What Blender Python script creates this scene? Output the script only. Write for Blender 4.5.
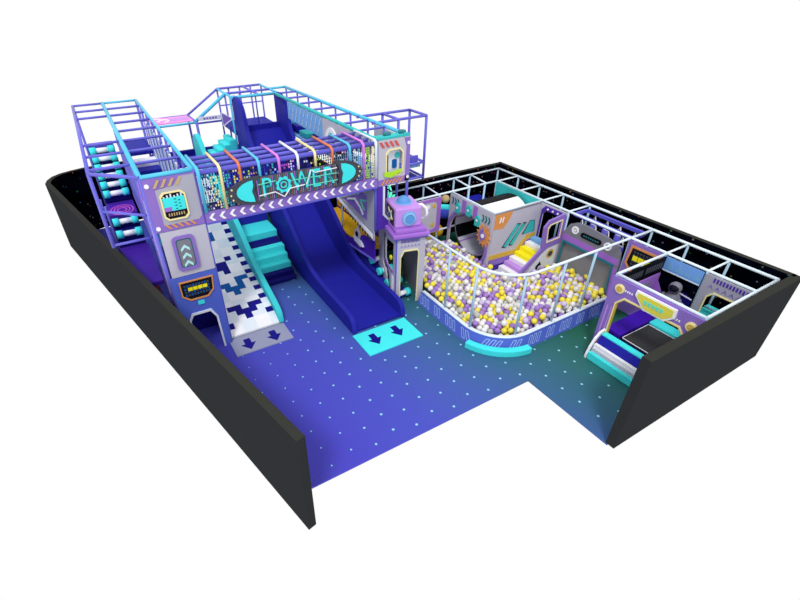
import bpy, bmesh, math, random
from mathutils import Vector, Matrix
from mathutils.geometry import tessellate_polygon
random.seed(7)
for o in list(bpy.data.objects): bpy.data.objects.remove(o)
scene = bpy.context.scene
COL = scene.collection
PI = math.pi

# ------------------------------------------------------------------ camera, sky, sun, exposure
cam_data = bpy.data.cameras.new('camera')
cam_data.sensor_width = 36.0
cam_data.lens = 462.16 * 36.0 / 800.0
cam_data.shift_x = 0.0343
cam_data.clip_end = 200
camera = bpy.data.objects.new('camera', cam_data)
COL.objects.link(camera)
R = Matrix(((0.50648165, -0.48208486, 0.71489197), (0.86224644, 0.28579283, -0.41815492), (-0.00272485, 0.82820085, 0.56042477)))
camera.matrix_world = Matrix.Translation((0, 0, 10)) @ R.to_4x4()
scene.camera = camera
world = bpy.data.worlds.new('sky'); scene.world = world
world.use_nodes = True
world.node_tree.nodes['Background'].inputs[0].default_value = (1, 1, 1, 1)
world.node_tree.nodes['Background'].inputs[1].default_value = 1.0
sd = bpy.data.lights.new('sun', 'SUN'); sd.energy = 1.5; sd.angle = math.radians(12)
sun = bpy.data.objects.new('sun', sd); COL.objects.link(sun)
sun.rotation_euler = Vector((-0.55, 0.45, -1.0)).to_track_quat('-Z', 'Y').to_euler()
sun.location = (2, -4, 16)
scene.view_settings.view_transform = 'Standard'
scene.view_settings.look = 'None'
scene.view_settings.exposure = 0.0
scene.view_settings.gamma = 1.0
scene.view_settings.use_curve_mapping = False

# ------------------------------------------------------------------ materials
def lin(c):
    return tuple(((v / 255) / 12.92 if v / 255 <= 0.04045 else ((v / 255 + 0.055) / 1.055) ** 2.4) for v in c) + (1,)
MATS = {}
def mat(name, rgb=None, rough=0.5, metal=0.0, emit=0, var=0.05, k=1.0, spec=0.08):
    """procedural principled material; a faint noise breaks up the base colour"""
    if name in MATS: return MATS[name]
    m = bpy.data.materials.new(name); m.use_nodes = True
    nt = m.node_tree; b = nt.nodes['Principled BSDF']
    c = lin(rgb); c = tuple(v * k for v in c[:3]) + (1,)
    b.inputs['Roughness'].default_value = rough
    b.inputs['Metallic'].default_value = metal
    b.inputs['Specular IOR Level'].default_value = spec
    if var:
        n = nt.nodes.new('ShaderNodeTexNoise'); n.inputs['Scale'].default_value = 2.3
        tc = nt.nodes.new('ShaderNodeTexCoord'); nt.links.new(tc.outputs['Object'], n.inputs['Vector'])
        mx = nt.nodes.new('ShaderNodeMix'); mx.data_type = 'RGBA'
        mx.inputs[6].default_value = tuple(v * (1 - var) for v in c[:3]) + (1,)
        mx.inputs[7].default_value = tuple(min(1, v * (1 + var)) for v in c[:3]) + (1,)
        nt.links.new(n.outputs['Fac'], mx.inputs[0]); nt.links.new(mx.outputs[2], b.inputs['Base Color'])
    else:
        b.inputs['Base Color'].default_value = c
    if emit:
        b.inputs['Emission Color'].default_value = c; b.inputs['Emission Strength'].default_value = emit
    MATS[name] = m
    return m
PAL = dict(
    dark=(45, 47, 49), darktop=(54, 54, 51), navy=(34, 36, 156), navydeep=(24, 20, 112), navylow=(40, 42, 158), cyan=(70, 230, 232), teal=(60, 190, 190),
    tealdark=(40, 120, 130), purple=(142, 114, 196), signyellow=(226, 216, 84), violetnavy=(62, 24, 166), palemint=(186, 240, 240), purpleblue=(98, 96, 200), purplepipe=(112, 110, 212), purpledeep=(84, 52, 168),
    cyanpipe=(92, 196, 232), whitepipe=(226, 240, 250), palepipe=(176, 210, 232), grey=(170, 170, 184), greyl=(192, 190, 204), greym=(128, 128, 140), greyd=(72, 74, 84),
    white=(246, 246, 250), orange=(222, 150, 84), orangepipe=(226, 124, 84), yellow=(252, 238, 40), cream=(246, 232, 170), gold=(214, 176, 66),
    black=(12, 12, 16), ink=(22, 22, 36), pink=(238, 150, 220), magenta=(206, 88, 200), lilac=(196, 148, 226), lilacd=(164, 112, 206), blue=(58, 74, 186), blueprint=(120, 170, 240),
    skyblue=(122, 176, 226), camoblue=(10, 92, 168), camonavy=(22, 18, 130), lime=(176, 226, 50), green=(60, 150, 70), red=(206, 50, 70), maroon=(112, 24, 60),
    kerb=(84, 106, 204), kerbline=(168, 196, 246), padgrey=(152, 156, 184), mint=(110, 226, 196), brown=(150, 96, 84), beadred=(214, 90, 90),
    ballyellow=(240, 222, 70), ballwhite=(232, 230, 228), ballgrey=(184, 186, 178), ballpurple=(160, 124, 200), balllilac=(206, 190, 226),
    violetmat=(70, 36, 160), cyanwall=(64, 206, 212), offwhite=(230, 238, 246), eyeblue=(96, 152, 214), pale=(222, 228, 236), yellowmat=(232, 180, 36), pinkpipe=(222, 130, 226), tan=(196, 170, 120), charcoal=(58, 58, 60))
def M(n):
    if n in MATS: return MATS[n]
    if n == 'neon': return mat('neon', (110, 240, 200), 0.5, emit=1.0, var=0)
    rough = 0.35 if ('pipe' in n or n.startswith('ball')) else 0.55
    return mat(n, PAL[n], rough, spec=0.3 if n.startswith('ball') else (0.0 if n.startswith('dark') else 0.08))

def star_material():
    m = bpy.data.materials.new('star_print'); m.use_nodes = True
    nt = m.node_tree; b = nt.nodes['Principled BSDF']
    tc = nt.nodes.new('ShaderNodeTexCoord')
    v = nt.nodes.new('ShaderNodeTexVoronoi'); v.inputs['Scale'].default_value = 4.5
    nt.links.new(tc.outputs['Object'], v.inputs['Vector'])
    r = nt.nodes.new('ShaderNodeMath'); r.operation = 'LESS_THAN'; r.inputs[1].default_value = 0.16
    nt.links.new(v.outputs['Distance'], r.inputs[0])
    n = nt.nodes.new('ShaderNodeTexNoise'); n.inputs['Scale'].default_value = 1.2
    nt.links.new(tc.outputs['Object'], n.inputs['Vector'])
    cr = nt.nodes.new('ShaderNodeValToRGB')
    cr.color_ramp.elements[0].position = 0.35; cr.color_ramp.elements[0].color = (0.0, 0.0, 0.0005, 1)
    cr.color_ramp.elements[1].position = 0.75; cr.color_ramp.elements[1].color = (0.002, 0.003, 0.010, 1)
    nt.links.new(n.outputs['Fac'], cr.inputs[0])
    sc = nt.nodes.new('ShaderNodeMix'); sc.data_type = 'RGBA'; sc.blend_type = 'MULTIPLY'
    sc.inputs[0].default_value = 1.0; sc.inputs[7].default_value = (0.3, 0.22, 0.26, 1)
    nt.links.new(v.outputs['Color'], sc.inputs[6])
    mx = nt.nodes.new('ShaderNodeMix'); mx.data_type = 'RGBA'
    nt.links.new(r.outputs[0], mx.inputs[0]); nt.links.new(cr.outputs[0], mx.inputs[6]); nt.links.new(sc.outputs[2], mx.inputs[7])
    nt.links.new(mx.outputs[2], b.inputs['Base Color'])
    b.inputs['Roughness'].default_value = 0.9; b.inputs['Specular IOR Level'].default_value = 0.0
    MATS['stars'] = m
star_material()

def floor_material():
    """dotted vinyl: colour runs violet, blue, green by position; staggered grid of pale dots"""
    m = bpy.data.materials.new('dotted_vinyl'); m.use_nodes = True
    nt = m.node_tree; b = nt.nodes['Principled BSDF']; L = nt.links
    def math_(op, a, bb=None):
        n = nt.nodes.new('ShaderNodeMath'); n.operation = op
        for i, x in enumerate((a, bb)):
            if x is None: continue
            if isinstance(x, (int, float)): n.inputs[i].default_value = x
            else: L.new(x, n.inputs[i])
        return n.outputs[0]
    g = nt.nodes.new('ShaderNodeNewGeometry'); s = nt.nodes.new('ShaderNodeSeparateXYZ'); L.new(g.outputs['Position'], s.inputs[0])
    x, y = s.outputs[0], s.outputs[1]
    n = nt.nodes.new('ShaderNodeTexNoise'); n.inputs['Scale'].default_value = 0.35; L.new(g.outputs['Position'], n.inputs['Vector'])
    t = math_('ADD', math_('MULTIPLY', math_('ADD', y, math_('MULTIPLY', math_('ADD', x, 7.0), -0.33)), 1 / 13.0), math_('MULTIPLY', math_('SUBTRACT', n.outputs['Fac'], 0.5), 0.10))
    cr = nt.nodes.new('ShaderNodeValToRGB'); L.new(t, cr.inputs[0])
    e = cr.color_ramp.elements
    stops = [(0.22, (80, 76, 206)), (0.45, (78, 86, 200)), (0.60, (70, 100, 176)), (0.72, (60, 108, 146)), (0.84, (50, 112, 116)), (0.97, (40, 104, 84))]
    e[0].position = stops[0][0]; e[1].position = stops[-1][0]
    for p, c in stops[1:-1]: e.new(p)
    for i, (p, c) in enumerate(stops):
        e[i].position = p; cc = lin(c); e[i].color = tuple(v * 0.86 for v in cc[:3]) + (1,)
    row = math_('DIVIDE', math_('SUBTRACT', y, 4.10 - 6.52), 0.652)
    ri = math_('ROUND', row)
    odd = math_('ABSOLUTE', math_('MODULO', ri, 2))
    xo = math_('DIVIDE', math_('ADD', math_('ADD', x, 6.85), math_('MULTIPLY', odd, 0.18)), 0.632)
    xi = math_('ROUND', xo)
    dx = math_('MULTIPLY', math_('SUBTRACT', xo, xi), 0.632); dy = math_('MULTIPLY', math_('SUBTRACT', row, ri), 0.652)
    d = math_('SQRT', math_('ADD', math_('MULTIPLY', dx, dx), math_('MULTIPLY', dy, dy)))
    dot = math_('LESS_THAN', d, math_('MULTIPLY', math_('MINIMUM', math_('DIVIDE', y, 4.6), 1.0), 0.038))
    mx = nt.nodes.new('ShaderNodeMix'); mx.data_type = 'RGBA'
    L.new(dot, mx.inputs[0]); L.new(cr.outputs[0], mx.inputs[6]); mx.inputs[7].default_value = (0.28, 0.62, 0.78, 1)
    L.new(mx.outputs[2], b.inputs['Base Color'])
    b.inputs['Roughness'].default_value = 0.55; b.inputs['Specular IOR Level'].default_value = 0.15
    MATS['floor'] = m
floor_material()

# ------------------------------------------------------------------ mesh helpers
FX = lambda X: (lambda u, v, w=0: Vector((X + w, u, v)))          # board facing the entrance side, u = Y, v = Z
FY = lambda Y: (lambda u, v, w=0: Vector((u, Y - w, v)))          # board facing the left side, u = X, v = Z
FZ = lambda Z: (lambda u, v, w=0: Vector((u, v, Z + w)))

def rect(u0, v0, u1, v1): return [(u0, v0), (u1, v0), (u1, v1), (u0, v1)]
def rrect(u0, v0, u1, v1, r, n=4):
    p = []
    for cx, cy, a in ((u1 - r, v0 + r, -90), (u1 - r, v1 - r, 0), (u0 + r, v1 - r, 90), (u0 + r, v0 + r, 180)):
        for i in range(n + 1):
            t = math.radians(a + 90 * i / n); p.append((cx + r * math.cos(t), cy + r * math.sin(t)))
    return p
def octo(u0, v0, u1, v1, c): return [(u0 + c, v0), (u1 - c, v0), (u1, v0 + c), (u1, v1 - c), (u1 - c, v1), (u0 + c, v1), (u0, v1 - c), (u0, v0 + c)]
def circ(u, v, r, n=20, rv=None): return [(u + r * math.cos(2 * PI * i / n), v + (rv or r) * math.sin(2 * PI * i / n)) for i in range(n)]
def area(p): return sum(p[i][0] * p[(i + 1) % len(p)][1] - p[(i + 1) % len(p)][0] * p[i][1] for i in range(len(p))) / 2

class MB:
    def __init__(s): s.bm = bmesh.new(); s.mats = []
    def mi(s, m):
        if m not in s.mats: s.mats.append(m)
        return s.mats.index(m)
    def face(s, pts, m, smooth=False):
        vs = [s.bm.verts.new(p) for p in pts]
        try: f = s.bm.faces.new(vs)
        except ValueError: return
        f.material_index = s.mi(m); f.smooth = smooth
    def hexa(s, P, m):
        vs = [s.bm.verts.new(p) for p in P]; i = s.mi(m)
        for q in ((0, 3, 2, 1), (4, 5, 6, 7), (0, 1, 5, 4), (1, 2, 6, 5), (2, 3, 7, 6), (3, 0, 4, 7)):
            f = s.bm.faces.new([vs[k] for k in q]); f.material_index = i
        return s
    def box(s, a, b, m):
        x0, y0, z0 = a; x1, y1, z1 = b
        return s.hexa([(x0, y0, z0), (x1, y0, z0), (x1, y1, z0), (x0, y1, z0), (x0, y0, z1), (x1, y0, z1), (x1, y1, z1), (x0, y1, z1)], m)
    def prism(s, loop, fr, t0, t1, m, holes=(), side=None):
        loops = [list(loop)] + [list(h) for h in holes]
        if area(loops[0]) < 0: loops[0].reverse()
        for h in loops[1:]:
            if area(h) > 0: h.reverse()
        flat = [p for l in loops for p in l]
        tris = tessellate_polygon([[Vector((p[0], p[1], 0)) for p in l] for l in loops])
        A = [s.bm.verts.new(fr(p[0], p[1], t0)) for p in flat]; B = [s.bm.verts.new(fr(p[0], p[1], t1)) for p in flat]
        i = s.mi(m); j = s.mi(side or m)
        for t in tris:
            for V in (A, B):
                try: f = s.bm.faces.new([V[k] for k in t]); f.material_index = i
                except ValueError: pass
        o = 0
        for l in loops:
            n = len(l)
            for k in range(n):
                a, b = o + k, o + (k + 1) % n
                try: f = s.bm.faces.new([A[a], A[b], B[b], B[a]]); f.material_index = j
                except ValueError: pass
            o += n
        return s
    def pipe(s, a, b, r, m, n=8, caps=True):
        a, b = Vector(a), Vector(b); d = b - a
        if d.length < 1e-6: return s
        d.normalize(); up = Vector((0, 0, 1)) if abs(d.z) < 0.9 else Vector((1, 0, 0))
        e1 = d.cross(up).normalized(); e2 = d.cross(e1); i = s.mi(m)
        A, B = [], []
        for k in range(n):
            t = 2 * PI * k / n; o = e1 * (r * math.cos(t)) + e2 * (r * math.sin(t))
            A.append(s.bm.verts.new(a + o)); B.append(s.bm.verts.new(b + o))
        for k in range(n):
            f = s.bm.faces.new([A[k], A[(k + 1) % n], B[(k + 1) % n], B[k]]); f.material_index = i; f.smooth = True
        if caps:
            for V in (A[::-1], B):
                f = s.bm.faces.new(V); f.material_index = i
        return s
    def path(s, pts, r, m, n=8):
        """tube through points with shared rings, so bends stay closed"""
        P = [Vector(p) for p in pts]; i = s.mi(m); rings = []
        prev = None
        for k, p in enumerate(P):
            d = ((P[min(k + 1, len(P) - 1)] - p).normalized() + (p - P[max(k - 1, 0)]).normalized()).normalized()
            if prev is None:
                up = Vector((0, 0, 1)) if abs(d.z) < 0.9 else Vector((1, 0, 0)); e1 = d.cross(up).normalized()
            else: e1 = (prev - d * prev.dot(d)).normalized()
            prev = e1; e2 = d.cross(e1)
            rings.append([s.bm.verts.new(p + e1 * (r * math.cos(2 * PI * q / n)) + e2 * (r * math.sin(2 * PI * q / n))) for q in range(n)])
        for A, B in zip(rings, rings[1:]):
            for q in range(n):
                f = s.bm.faces.new([A[q], A[(q + 1) % n], B[(q + 1) % n], B[q]]); f.material_index = i; f.smooth = True
        for V in (rings[0][::-1], rings[-1]):
            f = s.bm.faces.new(V); f.material_index = i
        return s
    def ball(s, c, r, m, sub=2, sc=(1, 1, 1)):
        i = s.mi(m)
        g = bmesh.ops.create_icosphere(s.bm, subdivisions=sub, radius=r, matrix=Matrix.Translation(c) @ Matrix.Diagonal((*sc, 1)))
        fs = set(f for v in g['verts'] for f in v.link_faces)
        for f in fs: f.material_index = i; f.smooth = True
        return s
    def dome(s, c, r, h, m, n=16, rings=5):
        c = Vector(c); i = s.mi(m); prev = None
        for k in range(rings):
            t = k / rings * PI / 2
            ring = [s.bm.verts.new(c + Vector((r * math.cos(t) * math.cos(2 * PI * q / n), r * math.cos(t) * math.sin(2 * PI * q / n), h * math.sin(t)))) for q in range(n)]
            if prev:
                for q in range(n):
                    f = s.bm.faces.new([prev[q], prev[(q + 1) % n], ring[(q + 1) % n], ring[q]]); f.material_index = i; f.smooth = True
            else:
                f = s.bm.faces.new(ring[::-1]); f.material_index = i
            prev = ring
        top = s.bm.verts.new(c + Vector((0, 0, h)))
        for q in range(n):
            f = s.bm.faces.new([prev[q], prev[(q + 1) % n], top]); f.material_index = i; f.smooth = True
        return s
    def strip(s, prof, y0, y1, m, thick=0.1, mats=None):
        """a sheet that follows an X-Z profile between y0 and y1, with its underside"""
        for k in range(len(prof) - 1):
            (xa, za), (xb, zb) = prof[k], prof[k + 1]
            s.face([(xa, y0, za), (xb, y0, zb), (xb, y1, zb), (xa, y1, za)], m)
            s.face([(xa, y0, za - thick), (xb, y0, zb - thick), (xb, y1, zb - thick), (xa, y1, za - thick)], m)
            for y in (y0, y1): s.face([(xa, y, za), (xb, y, zb), (xb, y, zb - thick), (xa, y, za - thick)], m)
        for x, z in (prof[0], prof[-1]): s.face([(x, y0, z), (x, y1, z), (x, y1, z - thick), (x, y0, z - thick)], m)
        return s
    def build(s, name, parent=None, label=None, cat=None, group=None, kind=None, bevel=0, base=None, weld=True):
        bm = s.bm
        if weld: bmesh.ops.remove_doubles(bm, verts=bm.verts, dist=1e-5)
        bmesh.ops.recalc_face_normals(bm, faces=bm.faces)
        me = bpy.data.meshes.new(name)
        if parent is not None: off = PLOC[parent]
        elif base is not None: off = Vector(base)
        else:
            xs = [v.co for v in bm.verts]
            off = Vector(((min(v.x for v in xs) + max(v.x for v in xs)) / 2, (min(v.y for v in xs) + max(v.y for v in xs)) / 2, min(v.z for v in xs)))
        bmesh.ops.translate(bm, verts=bm.verts, vec=-off)
        bm.to_mesh(me); bm.free()
        for m in s.mats: me.materials.append(M(m) if isinstance(m, str) else m)
        o = bpy.data.objects.new(name, me); COL.objects.link(o)
        if parent is not None: o.parent = parent; PLOC[o] = off
        else: o.location = off; PLOC[o] = off
        if bevel:
            b = o.modifiers.new('soft edge', 'BEVEL'); b.width = bevel; b.segments = 2; b.limit_method = 'ANGLE'
        tag(o, label, cat, group, kind)
        return o
PLOC = {}
def tag(o, label=None, cat=None, group=None, kind=None):
    for k, v in (('label', label), ('category', cat), ('group', group), ('kind', kind)):
        if v: o[k] = v
def thing(name, loc, label, cat, group=None):
    o = bpy.data.objects.new(name, None); COL.objects.link(o); o.location = loc; PLOC[o] = Vector(loc)
    o.empty_display_size = 0.2
    tag(o, label, cat, group); return o
def box(name, a, b, m, **k): return MB().box(a, b, m).build(name, **k)
def tube(name, a, b, r, m, **k): return MB().pipe(a, b, r, m).build(name, **k)
def text_on(mb, s, fr, u, v, h, m, t0, t1, slant=0, spacing=1.0, wscale=1.0, mirror=False):
    """lettering extruded on a board: glyph outlines of the built-in font become mesh"""
    cu = bpy.data.curves.new('txt', 'FONT'); cu.body = s; cu.size = h; cu.fill_mode = 'FRONT'; cu.shear = slant; cu.space_character = spacing; cu.resolution_u = 3
    cu.align_x = 'CENTER'; cu.align_y = 'CENTER'
    ob = bpy.data.objects.new('txt', cu); COL.objects.link(ob)
    dg = bpy.context.evaluated_depsgraph_get(); dg.update()
    me = bpy.data.meshes.new_from_object(ob.evaluated_get(dg))
    i = mb.mi(m)
    for t in (t0, t1):
        vs = [mb.bm.verts.new(fr(u + (-1 if mirror else 1) * p.co.x * wscale, v + p.co.y, t)) for p in me.vertices]
        for f in me.polygons:
            try: nf = mb.bm.faces.new([vs[k] for k in f.vertices]); nf.material_index = i
            except ValueError: pass
    bpy.data.objects.remove(ob); bpy.data.meshes.remove(me); bpy.data.curves.remove(cu)
def hatch(mb, fr, u0, u1, v0, v1, n, m, lean=0.12, t=0.03, w=0.5):
    st = (u1 - u0) / n
    for k in range(n):
        u = u0 + k * st
        mb.prism([(u, v0), (u + st * w, v0), (u + st * w + lean, v1), (u + lean, v1)], fr, t - 0.012, t, m)
def chevron(mb, fr, u, v, w, h, th, m, t, d='l'):
    if d == 'l': p = [(u, v), (u + w, v + h), (u + w + th, v + h), (u + th, v), (u + w + th, v - h), (u + w, v - h)]
    else: p = [(u - w, v - h), (u, v), (u + w, v - h), (u + w, v - h + th), (u, v + th), (u - w, v - h + th)]
    mb.prism(p, fr, t - 0.012, t, m)
def down_arrow(mb, fr, u, v, s, m, t):
    """arrow on a mat pointing towards +X (the open floor)"""
    mb.prism([(u, v - .09 * s), (u + .22 * s, v - .09 * s), (u + .22 * s, v - .2 * s), (u + .48 * s, v), (u + .22 * s, v + .2 * s), (u + .22 * s, v + .09 * s), (u, v + .09 * s)], fr, t - .01, t, m)
# ------------------------------------------------------------------ the enclosure
def offset(path, d):
    out = []
    for i, p in enumerate(path):
        a = Vector(path[max(i - 1, 0)]); b = Vector(p); c = Vector(path[min(i + 1, len(path) - 1)])
        n1 = (b - a) if i > 0 else (c - b); n2 = (c - b) if i < len(path) - 1 else n1
        n1 = Vector((n1.y, -n1.x)).normalized(); n2 = Vector((n2.y, -n2.x)).normalized()
        n = (n1 + n2).normalized(); k = d / max(n.dot(n1), 0.3); out.append((b.x + n.x * k, b.y + n.y * k))
    return out
WH = 3.0
def wall(name, path, d, label=None):
    """path = outer line walked so that the room is on its right-hand side"""
    inn = offset(path, d); mb = MB()
    for k in range(len(path) - 1):
        a, b, c, e = path[k], path[k + 1], inn[k + 1], inn[k]
        mb.face([(*a, 0), (*b, 0), (*b, WH), (*a, WH)], 'dark')
        mb.face([(*e, 0), (*c, 0), (*c, WH), (*e, WH)], 'stars')
        mb.face([(*a, WH), (*b, WH), (*c, WH), (*e, WH)], 'darktop')
        mb.face([(*a, 0), (*b, 0), (*c, 0), (*e, 0)], 'dark')
    for a, e in ((path[0], inn[0]), (path[-1], inn[-1])):
        mb.face([(*a, 0), (*e, 0), (*e, WH), (*a, WH)], 'dark')
    return mb.build(name, kind='structure')
wall('wall_left', [(-5.60, 1.62), (-23.85, -2.42), (-24.3, -2.36), (-24.75, -2.18), (-25.1, -1.85), (-25.32, -1.4), (-25.5, -0.88)], 0.2)
wall('wall_back', [(-25.5, -0.88), (-25.6, 0.2), (-25.6, 9.3), (-16.06, 9.3), (-16.06, 16.58)], 0.2)
wall('wall_right', [(-16.06, 16.58), (-3.72, 16.58)], 0.2)
wall('wall_front', [(-3.57, 16.56), (-3.57, 9.36)], 0.24)
fl = MB()
fl.prism([(-6.54, 1.7), (-23.75, -2.2), (-25.2, -1.2), (-25.4, 9.1), (-15.9, 9.5), (-15.9, 16.4), (-3.75, 16.4), (-3.75, 9.36), (-6.54, 9.36)], FZ(0), -0.06, 0, 'floor')
fl.build('floor', kind='structure')

# ------------------------------------------------------------------ the tower frame of padded pipes
PR = 0.052
tf = thing('play_tower_frame', (-18, 4.5, 0), 'tall pipe frame of the blue and purple play tower, cyan top rails and purple posts', 'climbing frame')
def beam(a, b, m='purplepipe', r=PR, name='beam', parent=None): return tube(name, a, b, r, m, parent=parent or tf)
ZT = 5.97
LX = [-23.74, -22.4, -21.05, -19.7, -18.35, -17.0, -15.65, -14.3]
beam((-23.74, -.42, ZT), (-14.0, -.42, ZT))
beam((-14.0, -.42, ZT), (-13.0, .69, ZT))
beam((-23.74, .69, ZT), (-13, .69, ZT), 'cyanpipe', .07)
beam((-23.74, 2.0, ZT), (-13, 2.0, ZT), 'cyanpipe', .06)
for i, x in enumerate(LX):
    if i not in (3, 4): beam((x, -.42, ZT), (x, .69, ZT), r=.042)
    beam((x, .69, ZT), (x, 2.0, ZT), 'cyanpipe' if i == 0 else 'purplepipe', r=.042)
beam((-13, .69, ZT), (-13, 2.0, ZT), 'cyanpipe', .06)
for x, y, z0, z1 in ((-23.74, -.42, 0, ZT), (-14.0, -.42, 3.82, ZT), (-13, .69, 0, ZT), (-13, 2.03, 0, ZT), (-13, 7.74, 2.75, ZT), (-13, 9.02, 2.8, ZT),
                     (-23.74, 2.0, 0, ZT), (-14.35, .69, 0, ZT), (-19.9, -.42, 0, 2.95)):
    beam((x, y, z0), (x, y, z1), name='post')
for x in (-22.4, -21.05, -19.7, -18.35, -17.0, -15.65, -14.35): beam((x, 2.0, 3.2 if x < -15 else 4.42), (x, 2.0, ZT), name='post', r=.042)
# levels of the left corner
beam((-14.0, -.42, 4.92), (-13.1, .6, 4.92), r=.04); beam((-14.0, -.42, 3.88), (-14.0, .66, 3.88), r=.04)
beam((-16.4, -.42, 4.42), (-14.0, -.42, 4.42), r=.04)
# right gallery
GX = [-23.4, -22.0, -20.7, -19.35, -18.0, -16.7, -15.35, -14.2]
beam((-21.9, 7.72, ZT), (-13, 7.72, ZT), 'teal', .07); beam((-23.4, 8.75, ZT), (-13, 8.9, ZT), 'cyanpipe', .07)
for i, x in enumerate(GX[1:]): beam((x, 7.72, ZT), (x, 8.85, ZT), r=.042)
for x in GX: beam((x, 8.8, 4.42), (x, 8.8, ZT), name='post', r=.042)
beam((-13, 7.74, ZT), (-13, 9.02, ZT), 'teal', .05)
beam((-23.4, 8.8, 5.2), (-13, 8.9, 5.2), r=.035)
beam((-23.4, 7.78, ZT), (-23.4, 8.75, ZT), 'cyanpipe', .05)
# launch cage above the big slide
beam((-24.6, 5.75, ZT), (-24.7, 7.95, ZT)); beam((-23.2, 5.75, ZT), (-23.2, 7.9, ZT)); beam((-22.1, 5.72, ZT), (-22.1, 7.8, ZT), 'cyanpipe', .065)
for y in (5.75, 7.0, 7.9): beam((-24.65, y, ZT), (-22.1, y, ZT), 'cyanpipe' if y != 7.0 else 'purplepipe')
for y in (5.75, 6.3, 6.85, 7.4, 7.95): beam((-24.65, y, 2.95), (-24.65, y, ZT), name='post', r=.042)
for y in (6.4, 7.15): beam((-23.2, y, 4.5), (-23.2, y, ZT), name='post', r=.036)
beam((-24.65, 5.75, 5.2), (-24.65, 7.95, 5.2), r=.03)
beam((-23.2, 5.72, 2.95), (-23.2, 5.72, ZT), name='post', r=.042); beam((-22.15, 5.66, 2.95), (-22.15, 5.66, ZT), 'cyanpipe', name='post', r=.045)
beam((-24.6, 4.15, 4.95), (-24.6, 5.75, ZT)); beam((-23.2, 4.2, 4.92), (-23.2, 5.75, ZT), 'cyanpipe', .075)
beam((-23.0, 2.0, 4.92), (-23.0, 4.2, 4.92), 'cyanpipe', .05); beam((-24.5, 2.0, 4.95), (-24.5, 4.15, 4.95)); beam((-24.5, 4.15, 4.95), (-23.0, 4.2, 4.92))
beam((-23.1, 4.2, 4.85), (-23.1, 5.75, 4.85), r=.045)
beam((-24.5, 4.12, 2.9), (-24.5, 4.12, 4.95), name='post'); beam((-23.0, 4.2, 2.9), (-23.0, 4.2, 4.92), name='post', r=.06)
# right wing
for x in (-16.0, -14.87):
    beam((x, 8.7, ZT), (x, 11.1, ZT))
    for y in (9.83, 11.1): beam((x, y, 3.5 if y > 10 else (0 if x > -15 else 3.5)), (x, y, ZT), name='post')
for y in (9.83, 11.1): beam((-16.0, y, ZT), (-14.87, y, ZT))
for z in (3.6, 4.2): beam((-16.0, 11.1, z), (-14.87, 11.1, z)); beam((-14.87, 9.83, z), (-14.87, 11.1, z)); beam((-16.0, 9.83, z), (-16.0, 11.1, z))
beam((-14.87, 8.9, 4.2), (-14.87, 9.83, 4.2)); beam((-16, 8.9, 3.6), (-16, 9.83, 3.6))
for p in ((-18.2, 9.0), (-16.5, 9.0), (-14.9, 7.78), (-16.3, 7.78)): beam((p[0], p[1] + (.3 if p[1] < 8 else 0), 1.5 if p[1] < 8 else 0), (p[0], p[1] + (.3 if p[1] < 8 else 0), 4.3), 'whitepipe' if p[1] < 8 else 'purplepipe', name='post', r=.04)

# ------------------------------------------------------------------ decks
def deck(a, b, m, label, name='padded_deck', bevel=.03): return box(name, a, b, m, bevel=bevel, label=label, cat='deck')
deck((-24.4, 2.1, 2.98), (-22.64, 5.6, 3.2), 'navy', 'navy padded deck behind the patterned slide at the back of the tower')
box('padded_barrier', (-24.45, 2.1, 3.2), (-24.25, 5.6, 3.42), 'navy', label='low navy padded barrier along the rear edge of the back deck', cat='barrier', bevel=.03)
deck((-22.62, 4.1, 2.98), (-18.7, 5.6, 3.2), 'navy', 'navy padded deck above the cyan cushion steps between the two slides')
deck((-24.5, 5.72, 4.3), (-22.3, 7.88, 4.5), 'navy', 'navy launch deck inside the cage at the top of the big slide')
deck((-14.4, 2.1, 4.3), (-13.06, 7.68, 4.44), 'navydeep', 'narrow dark navy balcony deck behind the beaded net')
deck((-23.3, 8.0, 4.3), (-13.1, 8.95, 4.42), 'skyblue', 'pale blue gallery deck behind the arch panel on the right of the tower')
deck((-20.3, -.36, 2.75), (-18.9, .62, 2.92), 'violetmat', 'violet landing pad below the roller stairs in the left bay')
deck((-23.6, .76, 4.3), (-21.3, 1.94, 4.44), 'navy', 'navy pad at the top of the middle bay stairs')
deck((-23.7, -.36, 4.3), (-22.75, .62, 4.46), 'navy', 'small navy top landing of the left bay behind the roller stairs')
deck((-15.9, 9.9, 4.0), (-14.95, 11.0, 4.12), 'skyblue', 'small blue deck in the open wing at the right of the tower')
deck((-15.9, 9.9, 3.5), (-14.95, 11.0, 3.6), 'navylow', 'lower navy deck in the open wing at the right of the tower')
# printed circles on the violet mat
mb = MB()
for r in (.42, .3, .18): mb.prism(circ(0, 0, r, 24, r * .8), lambda u, v, w=0: Vector((-19.3 + v * 1.6, .12 + u, 2.925 + w)), 0, .006, 'magenta', holes=[circ(0, 0, r - .04, 24, (r - .04) * .8)])
mb.build('printed_rings', label='magenta printed rings on the violet landing mat', cat='floor decal')

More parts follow.
